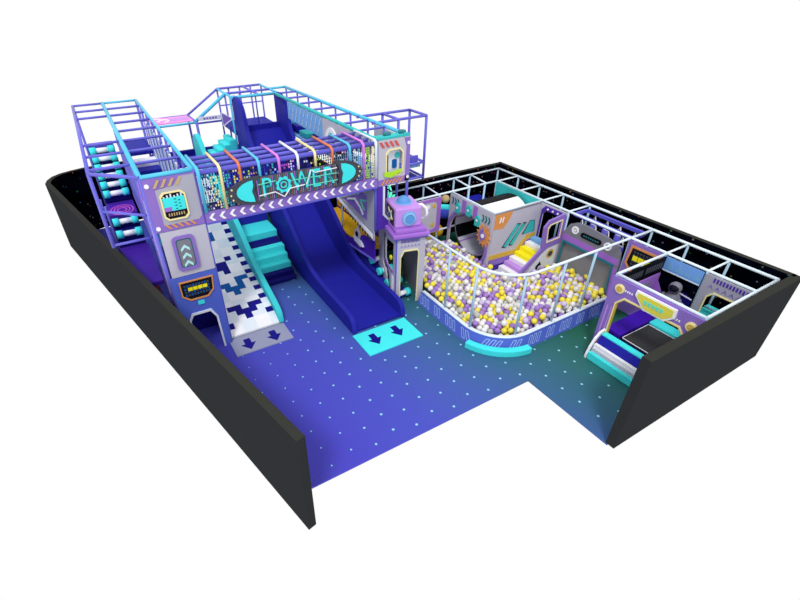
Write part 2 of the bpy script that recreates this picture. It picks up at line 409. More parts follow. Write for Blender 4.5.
# ------------------------------------------------------------------ roller stairs
def roller_stairs(label, x0, x1, y0, y1, z0, z1, n, blk='navydeep', col='cyan', zb=None, group=None, endw=.26):
    """from (x0, z0) to (x1, z1): navy steps, each with a roller with cyan ends across its nose"""
    t = thing('roller_stairs', ((x0 + x1) / 2, (y0 + y1) / 2, min(z0, z1) - .15), label, 'stairs', group)
    dx = (x1 - x0) / n; dz = (z1 - z0) / n; w = y1 - y0
    for k in range(n):
        xa, xb = x0 + dx * k, x0 + dx * (k + 1); z = z0 + dz * (k + 1) if dz > 0 else z0 + dz * k
        box('step', (min(xa, xb), y0, (z - .3) if zb is None else zb), (max(xa, xb), y1, z), blk, parent=t, bevel=.02)
        xm = (xa if dx * dz > 0 else xb); xm = (xa if dz > 0 else xb) + .06
        r = MB(); zc = z + .06
        e = endw * w
        r.pipe((xm, y0 + e, zc), (xm, y1 - e, zc), .10, 'white', 10); ro = r.build('roller', parent=t)
        MB().pipe((xm, y0 + .02, zc), (xm, y0 + e, zc), .15, col, 12).build('end_cap', parent=ro); MB().pipe((xm, y1 - e, zc), (xm, y1 - .02, zc), .15, col, 12).build('end_cap', parent=ro)
    return t
roller_stairs('steep flight of six cyan and white roller steps in the left bay of the tower', -22.75, -20.35, -.36, .6, 4.4, 2.98, 6)
roller_stairs('two lower roller steps under the landing in the left bay', -18.8, -17.5, -.33, .55, 2.88, 2.45, 2, zb=1.95)
roller_stairs('roller stairs rising behind the kiosk beside the big navy slide', -12.3, -15.3, 8.1, 8.82, .0, 1.1, 5, blk='navylow', zb=.02)

mb = MB()
mb.prism([(-17.4, -.4), (-15.0, -.0), (-14.3, .14), (-14.3, .6), (-17.4, .6)], FZ(2.1), 0, .15, 'violetmat')
mb.build('landing_mat', label='dark violet mat on the lower landing of the left bay', cat='mat', bevel=.02)
t = thing('padded_bench', (-14.9, .1, .02), 'blue padded block under the left bay next to the low tunnel entrance', 'padding')
box('block', (-16.6, -.3, .02), (-15.3, .6, .9), 'blue', parent=t, bevel=.05); box('top_cushion', (-16.4, -.2, .92), (-15.5, .5, 1.1), 'maroon', parent=t, bevel=.05)
# middle bay soft stairs seen through the roof
t = thing('soft_stairs', (-18.8, 1.35, 3.0), 'pale cyan and white soft stairs inside the middle bay under the cyan rails', 'stairs')
for k in range(8):
    x = -20.9 + k * .62; z = 4.3 - k * .17
    box('step', (x, .8, z - .5), (x + .6, 1.92, z), ('white', 'navylow', 'cyan', 'pink', 'cyan', 'teal', 'white', 'cyan')[k], parent=t, bevel=.03)
# white and blue slats on the right side of the middle bay
t = thing('slatted_barrier', (-18, 1.9, 3.2), 'barrier of upright white and blue slats beside the middle bay stairs', 'barrier')
for k in range(24):
    x = -21.6 + k * .34
    box('slat', (x, 1.93, 3.4 if k % 2 else 3.2), (x + .12, 1.98, 5.5), ('white', 'purplepipe', 'palepipe')[k % 3], parent=t)
# purple panel between the left and the middle bay
mb = MB(); mb.prism([(-20.6, 2.95), (-13.1, 2.95), (-13.1, 5.9), (-20.9, 5.9)], FY(.75), 0, .06, 'purpleblue')
for z in (3.1, 4.45): mb.prism(rect(-20.4, z, -13.2, z + .05), FY(.75), .055, .075, 'purple')
mb.build('divider_panel', label='long purple blue divider panel along the right side of the left roller stairs', cat='panel')
mb = MB(); mb.prism(rect(-14.25, 0, -13.12, 5.9), FY(.66), -.06, 0, 'purpleblue')
mb.prism(rect(-13.9, .3, -13.7, 5.6), FY(.66), -.005, .012, 'lilac'); mb.prism(rect(-13.45, 2.2, -13.35, 5.2), FY(.66), -.005, .012, 'palepipe')
mb.build('corner_side_board', label='tall narrow purple blue side panel with pale stripes at the left corner of the tower', cat='panel')

# ------------------------------------------------------------------ front panels of the left column
F = FX(-12.98)
# top: screen panel
t = thing('screen_panel', (-12.95, 1.36, 4.42), 'grey and purple top panel with cyan screen and orange stripes on the left corner column', 'panel')
mb = MB(); mb.prism(rect(.70, 4.42, 2.03, 5.92), F, 0, .05, 'purple')
mb.prism([(.96, 4.6), (1.9, 4.6), (2.0, 4.7), (2.0, 5.88), (1.62, 5.88), (1.45, 5.66), (.96, 5.6)], F, .048, .062, 'grey')
hatch(mb, F, .92, 1.66, 5.66, 5.86, 4, 'tan', .13, .075, .42); hatch(mb, F, 1.08, 1.9, 4.48, 4.60, 5, 'orange', -.1, .075, .4)
for u, v in ((.79, 5.74), (.79, 4.54)): mb.prism(circ(u, v, .06, 10), F, .05, .075, 'white')
mb.build('board', parent=t)
mb = MB(); mb.prism(octo(1.02, 4.72, 1.68, 5.52, .1), F, .062, .1, 'cream', holes=[octo(1.06, 4.76, 1.64, 5.48, .09)]); mb.build('screen_frame', parent=t)
mb = MB(); mb.prism(octo(1.06, 4.76, 1.64, 5.48, .09), F, .05, .075, 'ink'); mb.prism(rect(1.07, 4.98, 1.63, 5.36), F, .074, .085, 'cyan')
for k in range(6): mb.prism(rect(1.1 + k * .09, 5.36, 1.14 + k * .09, 5.40 + (k * 7 % 3) * .03), F, .074, .085, 'pale')
for k in range(7): mb.prism(rect(1.36 + (k % 2) * .1, 5.02 + k * .045, 1.42 + (k % 2) * .1, 5.04 + k * .045), F, .084, .09, 'ink')
mb.prism(rect(1.08, 4.98, 1.26, 5.10), F, .084, .09, 'lilacd')
for k in range(7): mb.prism(rect(1.14 + k * .065, 4.84, 1.17 + k * .065, 4.92), F, .074, .085, 'tan')
mb.build('screen', parent=t)
# middle: chevron panel
t = thing('chevron_board', (-12.95, 1.36, 2.95), 'plain grey panel with three pale upward chevrons in a purple rounded frame', 'panel')
mb = MB(); mb.prism(rect(.78, 2.95, 2.03, 4.40), F, 0, .05, 'greyl'); mb.build('board', parent=t)
mb = MB(); mb.prism(rrect(1.02, 3.12, 1.64, 4.22, .14), F, .05, .10, 'purple', holes=[rrect(1.11, 3.21, 1.55, 4.13, .09)]); mb.build('frame', parent=t)
mb = MB(); mb.prism(rrect(1.11, 3.21, 1.55, 4.13, .09), F, .05, .07, 'tealdark')
mb.prism(rrect(1.14, 3.25, 1.52, 4.09, .08), F, .068, .078, 'greym')
for z in (3.85, 3.6, 3.35): chevron(mb, F, 1.33, z, .12, .12, .09, 'palemint', .09, 'u')
mb.build('arrow_window', parent=t)
# lower: entrance panel
t = thing('entrance_panel', (-12.95, 1.4, 0), 'blue lower panel with four yellow blocks in an orange frame above a low doorway', 'panel')
mb = MB()

mb.prism([(.70, 0), (.98, 0), (.98, 1.35), (1.08, 1.52), (1.6, 1.52), (1.74, 1.25), (1.78, 0), (2.03, 0), (2.03, 2.93), (.70, 2.93)], F, 0, .05, 'kerb')
mb.build('board', parent=t)
mb = MB(); mb.prism([(.93, 0), (.98, 0), (.98, 1.35), (1.08, 1.52), (1.6, 1.52), (1.74, 1.25), (1.78, 0), (1.84, 0), (1.80, 1.27), (1.64, 1.6), (1.04, 1.6), (.93, 1.4)], F, .05, .08, 'pale'); mb.build('door_trim', parent=t)
mb = MB(); sc = [(.9, 2.26), (1.12, 2.07), (1.66, 2.07), (1.86, 2.28), (1.9, 2.76), (.9, 2.76)]; sci = [(.94, 2.28), (1.14, 2.12), (1.64, 2.12), (1.82, 2.3), (1.86, 2.72), (.94, 2.72)]
mb.prism(sc, F, .05, .085, 'orange', holes=[sci]); mb.build('display_frame', parent=t)
mb = MB(); mb.prism(sci, F, .05, .065, 'ink')
for r in range(4):
    for c in range(9):
        if not (r == 2 and 1 <= c <= 6): mb.prism(rect(1.01 + c * .085, 2.24 + r * .105, 1.07 + c * .085, 2.31 + r * .105), F, .064, .07, 'greyd' if (r + c) % 2 else 'camoblue')

for c in range(4): mb.prism(rect(1.12 + c * .145, 2.42, 1.25 + c * .145, 2.53), F, .073, .085, 'yellow')
mb.prism(rrect(1.3, 1.86, 1.5, 1.99, .03), F, .05, .08, 'cyan')
mb.build('display', parent=t)

box('tunnel_lining', (-14.3, .8, .02), (-14.22, 1.95, 1.9), 'navydeep', label='dark navy lining board behind the low doorway of the corner column', cat='panel')
# ------------------------------------------------------------------ chevron fascia, net balcony, sign
mb = MB(); F2 = FX(-12.96)
mb.prism(rect(2.07, 4.38, 7.74, 4.74), F2, 0, .08, 'purple'); mb.prism(rect(2.07, 4.38, 7.74, 4.43), F2, .07, .09, 'purpleblue')
for k in range(19): chevron(mb, F2, 2.16 + k * .293, 4.58, .10, .11, .085, 'white', .1)
mb.build('chevron_fascia', label='long purple fascia board with a row of white chevrons across the tower front', cat='fascia')
bt = thing('net_balcony', (-13.6, 4.85, 4.46), 'balcony with a multicoloured beaded net, four purple rods and coloured bent pipes', 'balcony')
mb = MB(); cols = ['pale', 'cream', 'mint', 'teal', 'yellow', 'lime', 'orange', 'navydeep', 'teal', 'cyan', 'magenta', 'pink', 'ink', 'pale', 'cream', 'lime', 'beadred', 'white', 'pale', 'magenta', 'pale', 'skyblue', 'lime', 'cream']
rr = random.Random(3)
ny = 78
for k in range(ny):
    y = 2.14 + k * (5.5 / (ny - 1)); c = cols[(k * 24 // ny)] if rr.random() < .72 else rr.choice(['pale', 'teal', 'ink', 'greym', 'navydeep', 'purple'])
    mb.box((-12.935, y - .006, 4.74), (-12.925, y + .006, 5.82), 'ink')
    for j in range(13):
        z = 4.78 + j * .08
        cc = c if rr.random() < .8 else rr.choice(['ink', 'navydeep', 'greyd'])
        if 3.1 < y < 7.0 and z > 5.4 and rr.random() < .5: cc = 'ink'
        mb.box((-12.945, y - .017, z), (-12.915, y + .017, z + .05), cc)
mb.build('beaded_net', parent=bt, kind='stuff')
for k, (x, z) in enumerate(((-12.97, 5.86), (-13.4, 5.87), (-13.85, 5.87), (-14.3, 5.87))): tube('rod', (x, 2.06, z), (x, 7.7, z), .075 if k == 0 else .06, 'purplepipe' if k else 'purpleblue', parent=bt)
for k, (y, c) in enumerate(((2.12, 'cyanpipe'), (2.70, 'cream'), (3.24, 'orangepipe'), (3.80, 'cyanpipe'), (4.40, 'pinkpipe'), (4.99, 'white'), (5.55, 'cream'), (6.13, 'orangepipe'), (6.73, 'cyanpipe'), (7.22, 'pinkpipe'), (7.68, 'whitepipe'))):
    zb = 4.74 if k in (0, 1, 9, 10) else 5.3 + (.18 if k in (5, 6, 7) else 0) - (.25 if k == 2 else 0)
    MB().path([(-14.3, y, 5.97), (-13.0, y, 5.97), (-12.89, y, 5.9), (-12.88, y, 5.8), (-12.88, y, zb)], .042 if k not in (0, 10) else .05, c).build('bent_pipe', parent=bt)
# POWER sign
F3 = FX(-12.86)
t = thing('lit_sign', (-12.85, 4.9, 4.75), 'large sign reading POWER in cyan outline letters between two teal fin shapes', 'sign')
def arc(u, v, a, b, a0, a1, n=10): return [(u + a * math.cos(math.radians(a0 + (a1 - a0) * i / n)), v + b * math.sin(math.radians(a0 + (a1 - a0) * i / n))) for i in range(n + 1)]
mb = MB()
mb.prism(rect(3.62, 4.79, 6.22, 5.50), F3, 0, .04, 'greyd')
for k in range(44): mb.prism(rect(3.64 + k * .0585, 4.80, 3.668 + k * .0585, 5.49), F3, .038, .055, ('lilacd', 'tealdark', 'brown', 'greym')[k % 4])
mb.build('sign_board', parent=t)

for side in (0, 1):
    mb = MB()
    def mir(p): return [(9.88 - u, v + .02) for u, v in p] if side else p
    outer = arc(3.75, 5.13, .98, .42, 270, 90) + [(3.62, 5.4), (3.56, 5.15), (3.62, 4.85)]
    inn = arc(3.60, 5.14, .58, .32, 262, 98) + [(3.52, 5.3), (3.46, 5.14), (3.5, 4.98)]
    mb.prism(mir(outer), F3, .0, .07, 'greyd'); mb.prism(mir(inn), F3, .069, .10, 'cyan')
    for q in ((2.86, 5.12), (2.9, 5.28), (2.9, 4.98)):
        u = q[0] if not side else 9.88 - q[0]; mb.prism(circ(u, q[1], .025, 8), F3, .07, .09, 'cream')
    mb.build('fin_shape', parent=t)
mb = MB()
for u, s in ((3.92, 'P'), (5.02, 'W'), (5.5, 'E'), (5.92, 'R')):
    text_on(mb, s, F3, u, 5.15, .80, 'cyan', .058, .085, wscale=.82)
    text_on(mb, s, F3, u + .01, 5.15, .5, 'tealdark', .084, .09, wscale=.8)
g = [];
for i in range(16):
    r = .25 if i % 2 else .21; a0 = 2 * PI * (i - .3) / 16; a1 = 2 * PI * (i + .3) / 16
    g += [(4.44 + r * math.cos(a0), 5.16 + r * math.sin(a0)), (4.44 + r * math.cos(a1), 5.16 + r * math.sin(a1))]
mb.prism(g, F3, .056, .09, 'cyan', holes=[circ(4.44, 5.16, .16, 18)]); mb.prism(circ(4.44, 5.16, .1, 16), F3, .056, .09, 'cyan', holes=[circ(4.44, 5.16, .07, 14)])
mb.build('lettering', parent=t, label='cyan letters spelling POWER with a gear for the O')
mb = MB()
def zig(pts, w, m):
    for a, b in zip(pts, pts[1:]):
        d = Vector((b[0] - a[0], b[1] - a[1])).normalized(); n = Vector((-d.y, d.x)) * w / 2
        mb.prism([(a[0] - n.x, a[1] - n.y), (b[0] - n.x, b[1] - n.y), (b[0] + n.x, b[1] + n.y), (a[0] + n.x, a[1] + n.y)], F3, .088, .105, m)
zig([(3.66, 4.97), (4.15, 5.0), (4.42, 4.80), (4.62, 5.02), (5.1, 5.05)], .028, 'white'); zig([(3.66, 5.30), (4.2, 5.33)], .022, 'mint'); zig([(5.15, 5.05), (5.34, 5.46), (5.45, 5.36), (6.2, 5.38)], .024, 'white')
zig([(5.2, 5.0), (6.2, 5.0)], .022, 'mint'); zig([(4.7, 5.25), (6.2, 5.22)], .02, 'mint')
mb.build('light_lines', parent=t)

# ------------------------------------------------------------------ right column of the tower
t = thing('window_panel', (-12.95, 8.4, 4.42), 'grey upper right panel with striped corners and a cutout window with a lime slide', 'panel')
hole = octo(8.12, 4.72, 8.74, 5.56, .12)
mb = MB(); mb.prism(rect(7.8, 4.40, 9.05, 5.92), F, 0, .05, 'greyl', holes=[hole])
mb.prism([(8.86, 4.42), (9.04, 4.42), (9.04, 5.9), (8.8, 5.9), (8.9, 5.6)], F, .048, .06, 'purple'); mb.prism(rect(7.8, 4.42, 9.04, 4.62), F, .048, .06, 'purple')
hatch(mb, F, 7.95, 8.7, 5.68, 5.86, 4, 'beadred', -.12, .075, .5); hatch(mb, F, 7.9, 8.75, 4.44, 4.6, 6, 'orange', .12, .075, .45)
for u, v in ((8.97, 5.72), (8.97, 4.56)): mb.prism(circ(u, v, .055, 10), F, .05, .08, 'white')
mb.build('board', parent=t)
mb = MB(); mb.prism(octo(8.08, 4.68, 8.78, 5.60, .13), F, .05, .08, 'cream', holes=[hole]); mb.build('window_trim', parent=t)
mb = MB(); mb.prism([(8.0, 4.74), (8.25, 4.66), (8.7, 4.82), (8.68, 4.9), (8.3, 4.84), (8.02, 4.88)], F, .08, .12, 'lime'); mb.build('slide_cutout', parent=t)
mb = MB(); mb.prism(rect(8.14, 4.7, 8.72, 5.56), FX(-13.1), 0, .03, 'pale'); mb.prism(rect(8.16, 4.8, 8.26, 5.35), FX(-13.1), .03, .05, 'greyd'); mb.prism(circ(8.62, 5.32, .1, 12), FX(-13.1), .03, .06, 'teal'); mb.prism(rrect(8.42, 4.9, 8.6, 5.2, .05), FX(-13.1), .03, .06, 'camoblue')
mb.build('back_picture', parent=t)
t = thing('roof_bracket', (-13.3, 8.4, 5.98), 'teal roof strip with two dark teal sockets above the upper right panel', 'bracket')
box('strip', (-13.3, 7.8, 5.93), (-12.95, 9.05, 5.99), 'teal', parent=t)
for y in (8.25, 8.85): MB().pipe((-13.15, y, 5.98), (-13.15, y, 6.08), .13, 'tealdark', 12).build('socket', parent=t)
t = thing('tower_leg_cladding', (-13, 8.4, 2.8), 'deep purple cladding column with a cut corner under the upper right panel', 'cladding')
mb = MB(); mb.prism([(7.76, 2.8), (8.5, 2.8), (8.25, 3.05), (7.98, 3.35), (7.98, 4.38), (7.76, 4.38)], F, 0, .06, 'purpledeep'); mb.build('board', parent=t)
mb = MB(); mb.prism([(7.98, 4.38), (7.98, 3.35), (8.25, 3.05), (8.6, 2.8), (8.67, 2.87), (8.31, 3.1), (8.05, 3.38), (8.05, 4.38)], F, .04, .09, 'pale'); mb.build('white_edge', parent=t)
mb = MB(); FP = FY(9.1)
text_on(mb, 'POW', FP, -14.45, 3.38, .5, 'neon', 0, .05, wscale=1.0)
for k in range(2): mb.prism([(-14.4 + k * .22, 3.65), (-14.3 + k * .22, 3.65), (-14.5 + k * .22, 3.9), (-14.57 + k * .22, 3.9)], FP, 0, .03, 'neon')
mb.build('neon_word', label='small mint neon word POW hanging beside the purple cladding column', cat='sign')
t = thing('side_bracket_panel', (-14.3, 7.9, 2.4), 'grey side panel with white barred stripe and swirls next to the big slide', 'panel')
mb = MB(); F4 = FY(7.74); mb.prism([(-16.1, 3.1), (-13.05, 2.35), (-13.05, 4.25), (-15.9, 3.35)], F4, 0, .06, 'grey', holes=[[(-15.5, 3.15), (-13.5, 2.92), (-13.5, 3.9), (-13.8, 3.95)]]); mb.build('board', parent=t)
mb = MB(); mb.prism([(-15.45, 3.17), (-13.52, 2.94), (-13.52, 3.88), (-13.8, 3.92)], F4, .0, .03, 'purple')
mb.path([F4(-15.0, 3.3, .05), F4(-14.4, 3.5, .05), F4(-14.0, 3.3, .05), F4(-13.8, 3.1, .05)], .045, 'white'); mb.path([F4(-13.6, 3.7, .05), F4(-14.0, 3.6, .05), F4(-13.7, 3.3, .05)], .04, 'mint'); mb.build('swirl_art', parent=t)
mb = MB()
mb.prism([(-15.9, 3.02), (-13.1, 2.42), (-13.1, 2.58), (-15.9, 3.12)], F4, .06, .08, 'white')
for k in range(13):
    u = -15.6 + k * .19; v = 3.02 - (u + 15.9) * .214; mb.prism([(u, v - .16), (u + .08, v - .18), (u + .12, v - .01), (u + .04, v + .01)], F4, .06, .075, 'greyd')
mb.build('barred_stripe', parent=t)
# ------------------------------------------------------------------ slides
def side_wall(prof_top, prof_bot, y0, y1, m, parent, name='side_wall', **k):
    mb = MB(); mb.prism(prof_top + prof_bot[::-1], lambda u, v, w=0: Vector((u, y0 + w, v)), 0, y1 - y0, m)
    return mb.build(name, parent=parent, bevel=.02, **k)
def lerp_prof(prof, x):
    for (xa, za), (xb, zb) in zip(prof, prof[1:]):
        if min(xa, xb) <= x <= max(xa, xb): return za + (zb - za) * (x - xa) / (xb - xa)
    return prof[-1][1]
def smooth(p, it=2):
    for _ in range(it):
        q = [p[0]]
        for a, b in zip(p, p[1:]): q += [(a[0] * .75 + b[0] * .25, a[1] * .75 + b[1] * .25), (a[0] * .25 + b[0] * .75, a[1] * .25 + b[1] * .75)]
        p = q + [p[-1]]
    return p
t = thing('drop_slide', (-16, 6.9, .03), 'large navy drop slide with tall curved side walls running down from the launch cage', 'slide')
bed = smooth([(-22.4, 4.52), (-21.6, 4.45), (-19.4, 2.35), (-17.5, 1.05), (-16.3, .36), (-15.2, .14), (-11.28, .1)])
MB().strip(bed, 5.95, 7.78, 'navy', .06).build('bed', parent=t)
topf = smooth([(-22.4, 6.0), (-21.75, 6.02), (-21.15, 5.8), (-20.95, 5.3), (-20.9, 4.8), (-20.3, 4.05), (-18.6, 3.3), (-17.2, 2.48), (-16.0, 1.55), (-15.0, .9), (-14.0, .68), (-11.7, .66), (-11.3, .5), (-11.22, .03)])
botf = [(-22.4, 3.3), (-21.6, 3.3), (-19.4, 1.6), (-17.5, .55), (-16.3, .05), (-15.2, .03), (-11.22, .03)]
box('lip_board', (-22.2, 5.96, 4.4), (-22.08, 7.77, 4.72), 'navy', parent=t, bevel=.02)
side_wall(topf, botf, 5.78, 5.95, 'navylow', t); side_wall(topf, botf, 7.78, 7.95, 'navylow', t)

t = thing('patterned_slide', (-15, 3, .03), 'white slide with blue and navy pixel camouflage and one cyan side wall', 'slide')
bed = smooth([(-22.0, 3.3), (-21.2, 3.1), (-19.3, 2.05), (-17.8, 1.36), (-16.6, 1.0), (-15.3, .73), (-14.1, .48), (-13.4, .3), (-13.12, .1)])
BOT = ['.......', 'N......', '...N..N', '..NNN..', '.NN.NN.', '......N', '.......', '...b..N', '..bbb..', '.bb.b.N', 'b...bb.', '......N', '...N...', '.NNN..N', '..NN...', '....N.N', '.......', '......N', '.bb....', '.bb...N', '..bb...', '..bb..N', '.......', '......N', '...NN..', '.NNN..N', '..N....', '......N', '.b.....', '.bbb..N', '...b...', '......N']
mb = MB(); mb.strip(bed, 2.06, 3.8, 'pale', .06)
cum = [0]
for a, b in zip(bed, bed[1:]): cum.append(cum[-1] + math.dist(a, b))
def at(s):
    for i in range(len(bed) - 1):
        if cum[i] <= s <= cum[i + 1]:
            f = (s - cum[i]) / (cum[i + 1] - cum[i]); return (bed[i][0] + f * (bed[i + 1][0] - bed[i][0]), bed[i][1] + f * (bed[i + 1][1] - bed[i][1]))
    return bed[-1]
n = int(cum[-1] / .25); st = cum[-1] / n; cw = 1.74 / 7
for r in range(n):
    row = BOT[(n - 1 - r) % len(BOT)]
    for h in range(2):
        a, b = at(st * (r + h / 2)), at(st * (r + h / 2 + .5))
        for c in range(7):
            ch = row[c]
            m = {'b': 'camoblue', 'N': 'camonavy'}.get(ch) or (('white', 'offwhite')[(r // 2 * 3 + c // 2) % 2])
            y0 = 2.06 + c * cw; e = .012
            mb.face([(a[0], y0, a[1] + e), (b[0], y0, b[1] + e), (b[0], y0 + cw, b[1] + e), (a[0], y0 + cw, a[1] + e)], m)
mb.build('bed', parent=t)
topc = smooth([(-22.6, 4.35), (-22.0, 4.75), (-21.5, 4.6), (-20.6, 3.75), (-19.2, 2.95), (-17.3, 2.35), (-16.5, 1.85), (-15.7, 1.3), (-14.4, .88), (-13.5, .62), (-13.2, .4), (-13.14, .03)])
botc = [(-22.6, 2.9), (-21.2, 2.8), (-19.3, 1.6), (-17.6, .9), (-16.0, .5), (-14.4, .03), (-13.14, .03)]
side_wall(topc, botc, 3.8, 4.0, 'cyanwall', t, label='cyan side wall with a rounded end')
side_wall([(x, z - .9 if x < -17 else z - .1) for x, z in topc[4:-3]], botc[2:-1], 1.98 + .0, 2.05, 'blue', t)

for nm, x0, x1, y0, y1, c, ys, lab in (('landing_mat', -13.1, -12.12, 1.97, 3.94, 'padgrey', (2.5, 3.4), 'grey landing mat with two navy arrows at the foot of the patterned slide'),
                                       ('landing_mat', -11.15, -9.95, 5.72, 7.84, 'cyan', (6.3, 7.2), 'cyan landing mat with two navy arrows at the foot of the big navy slide')):
    mb = MB(); mb.box((x0, y0, 0), (x1, y1, .04), c)
    for y in ys: down_arrow(mb, FZ(.04), x0 + .25, y, 1.25, 'camonavy', .012)
    mb.build(nm, label=lab, cat='mat')

# cushion steps between the slides
t = thing('cushion_steps', (-17, 4.8, 0), 'soft climbing steps with navy bolsters, three cyan steps and a cyan platform between the slides', 'steps')
def cb(a, b, m, nm='step'): return box(nm, a, b, m, parent=t, bevel=.025)
cb((-18.6, 4.02, .02), (-17.55, 5.56, 1.2), 'navylow', 'core'); cb((-18.75, 4.02, 1.2), (-17.55, 5.56, 1.5), 'cyan', 'platform')
cb((-18.75, 4.02, 1.5), (-18.65, 5.56, 2.9), 'navylow', 'back_panel')
cb((-17.55, 4.02, .02), (-17.1, 5.56, 1.14), 'navydeep')
cb((-17.1, 4.02, .02), (-16.78, 5.56, 1.12), 'cyan'); cb((-16.78, 4.02, .02), (-16.5, 5.56, .86), 'cyan'); cb((-16.5, 4.02, .02), (-16.22, 5.56, .6), 'cyan')
cb((-16.22, 4.02, .02), (-15.95, 5.56, .36), 'navydeep', 'bolster'); cb((-15.95, 4.02, .02), (-15.7, 5.56, .18), 'navydeep', 'bolster')

# cyan steps up to the launch deck, pink sheet and arrow sign
t = thing('soft_stairs', (-23.1, 5.2, 3.2), 'four cyan soft steps climbing right towards the launch cage', 'stairs')
for k in range(4): box('step', (-23.9, 4.6 + k * .29, 3.22), (-22.7, 4.89 + k * .29, 3.42 + k * .2), 'cyan', parent=t, bevel=.02)
mb = MB(); mb.prism([(-24.3, 2.35), (-24.45, 2.7), (-24.3, 3.1), (-24.3, 4.05), (-23.1, 4.1), (-23.1, 2.5), (-23.7, 2.2)], FZ(4.97), 0, .04, 'pink')
mb.prism([(-24.0, 3.0), (-23.4, 3.0), (-23.4, 4.0), (-24.0, 4.0)], FZ(5.01), 0, .01, 'lilac')
for u, v in ((-23.8, 2.6), (-23.5, 2.9)): mb.path([FZ(5.03)(u + .25 * math.cos(a * .5), v + .22 * math.sin(a * .5)) for a in range(11)], .03, 'white')
mb.build('canopy_sheet', label='pink printed canopy sheet lying over the low roof bars at the back left', cat='canopy')
mb = MB(); FA = FX(-23.0)
mb.prism([(4.3, 4.98), (5.36, 4.96), (5.36, 4.62), (5.86, 4.92), (5.36, 5.26), (5.36, 5.14), (4.3, 5.14)], FA, 0, .05, 'pale')
mb.prism([(5.38, 4.66), (5.8, 4.92), (5.38, 5.2)], FA, .05, .07, 'purple'); mb.prism([(5.38, 4.62), (5.36, 4.66), (5.84, 4.94), (5.88, 4.92)], FA, .05, .08, 'white')
for k in range(5): mb.prism(rrect(4.52 + k * .13, 5.02, 4.61 + k * .13, 5.10, .02), FA, .05, .06, 'lilacd')
mb.build('arrow_sign', label='white arrow sign with purple head pointing right at the back of the tower', cat='sign')

# ------------------------------------------------------------------ right gallery
mb = MB(); F5 = FY(7.70)
mb.prism([(-20.4, 5.2), (-16.9, 5.12), (-16.9, 5.9), (-20.4, 5.9)], F5, 0, .05, 'skyblue')
for k in range(9):
    u = -20.35 + k * .38
    mb.prism([(u, 5.25), (u + .04, 5.25), (u + .36, 5.85), (u + .32, 5.85)], F5, .05, .065, 'pale'); mb.prism([(u + .32, 5.25), (u + .36, 5.25), (u + .04, 5.85), (u, 5.85)], F5, .05, .065, 'blueprint')
mb.build('lattice_panel', label='pale blue panel printed with a lattice hanging from the teal gallery rail', cat='panel')
t = thing('arch_panel', (-15.5, 7.7, 5.0), 'grey panel with a white arch and green centre next to the blue lattice panel', 'panel')
mb = MB(); mb.prism([(-16.85, 4.9), (-13.2, 5.45), (-13.2, 5.9), (-16.85, 5.9)], F5, 0, .05, 'greyl'); mb.build('board', parent=t)
mb = MB(); ar = arc(-16.05, 5.2, .5, .5, 180, 0, 12); ai = arc(-16.05, 5.2, .3, .33, 0, 180, 12)
mb.prism(ar + [(-15.55, 5.12), (-15.75, 5.12)] + ai + [(-16.35, 5.12), (-16.55, 5.12)], F5, .05, .09, 'white'); mb.prism(arc(-16.05, 5.18, .28, .3, 0, 180, 10), F5, .05, .07, 'green')
mb.prism([(-15.35, 5.2), (-15.2, 5.25), (-14.9, 5.6), (-15.3, 5.75)], F5, .05, .07, 'lilac'); mb.build('arch', parent=t)
mb = MB(); mb.prism(rect(-14.9, 5.0, -13.1, 5.9), FY(8.85), 0, .05, 'greyl'); mb.build('back_board', label='light grey board at the far side of the gallery near the upper right panel', cat='panel')
for x0, x1, y0, y1, h, c, lab in ((-22.6, -21.7, 8.05, 8.8, .35, 'cyan', 'cyan block at the far end of the gallery'), (-21.4, -20.6, 8.1, 8.7, .3, 'navy', 'navy block behind the cyan gallery block'),
                                  (-20.3, -19.5, 8.05, 8.6, .22, 'teal', 'teal cushion in the middle of the gallery'), (-19.2, -18.5, 8.2, 8.85, .28, 'navydeep', 'dark navy cushion beside the teal gallery cushion'),
                                  (-18.1, -17.3, 8.05, 8.7, .18, 'skyblue', 'light blue cushion near the arch panel')):
    box('play_block', (x0, y0, 4.45), (x1, y1, 4.45 + h), c, label=lab, cat='soft block', bevel=.04)
MB().ball((-16.7, 8.3, 4.68), .24, 'red').build('play_ball', label='red ball on the gallery floor behind the arch panel', cat='ball')
t = thing('slide_chute', (-15.4, 10.5, 3.7), 'small blue chute inside the open wing at the far right of the tower', 'slide')
box('chute_bed', (-15.8, 10.0, 4.13), (-15.1, 10.9, 4.2), 'skyblue', parent=t); box('chute_side', (-15.1, 10.0, 4.13), (-15.0, 10.9, 4.45), 'purpleblue', parent=t)

# ------------------------------------------------------------------ play room under the right side
deck((-18.4, 8.0, 1.38), (-14.0, 8.9, 1.5), 'yellowmat', 'yellow mat deck in the small play room beside the big slide')
t = thing('play_wall', (-15.9, 8.9, 1.5), 'painted back wall of the small play room with orange, green and purple fields', 'panel')
mb = MB(); FW = FY(8.98); mb.prism(rect(-18.6, .9, -14.2, 3.9), FW, 0, .04, 'purpledeep'); mb.build('board', parent=t)
mb = MB(); mb.prism([(-18.5, 1.55), (-15.2, 1.55), (-15.6, 2.0), (-17.0, 2.3), (-18.5, 2.1)], FW, .04, .055, 'yellowmat'); mb.prism(circ(-17.9, 2.3, .35), FW, .055, .07, 'red')
mb.prism([(-16.9, 1.6), (-16.1, 1.6), (-16.2, 2.5), (-16.8, 2.7)], FW, .055, .07, 'green'); mb.prism(circ(-17.3, 2.8, .3), FW, .055, .07, 'magenta'); mb.prism(circ(-18.3, 2.9, .25), FW, .055, .07, 'maroon'); mb.build('painted_shapes', parent=t)
t = thing('saucer_panel', (-15, 7.8, 1.1), 'violet panel with a grey flying saucer and round window below the side panel', 'panel')
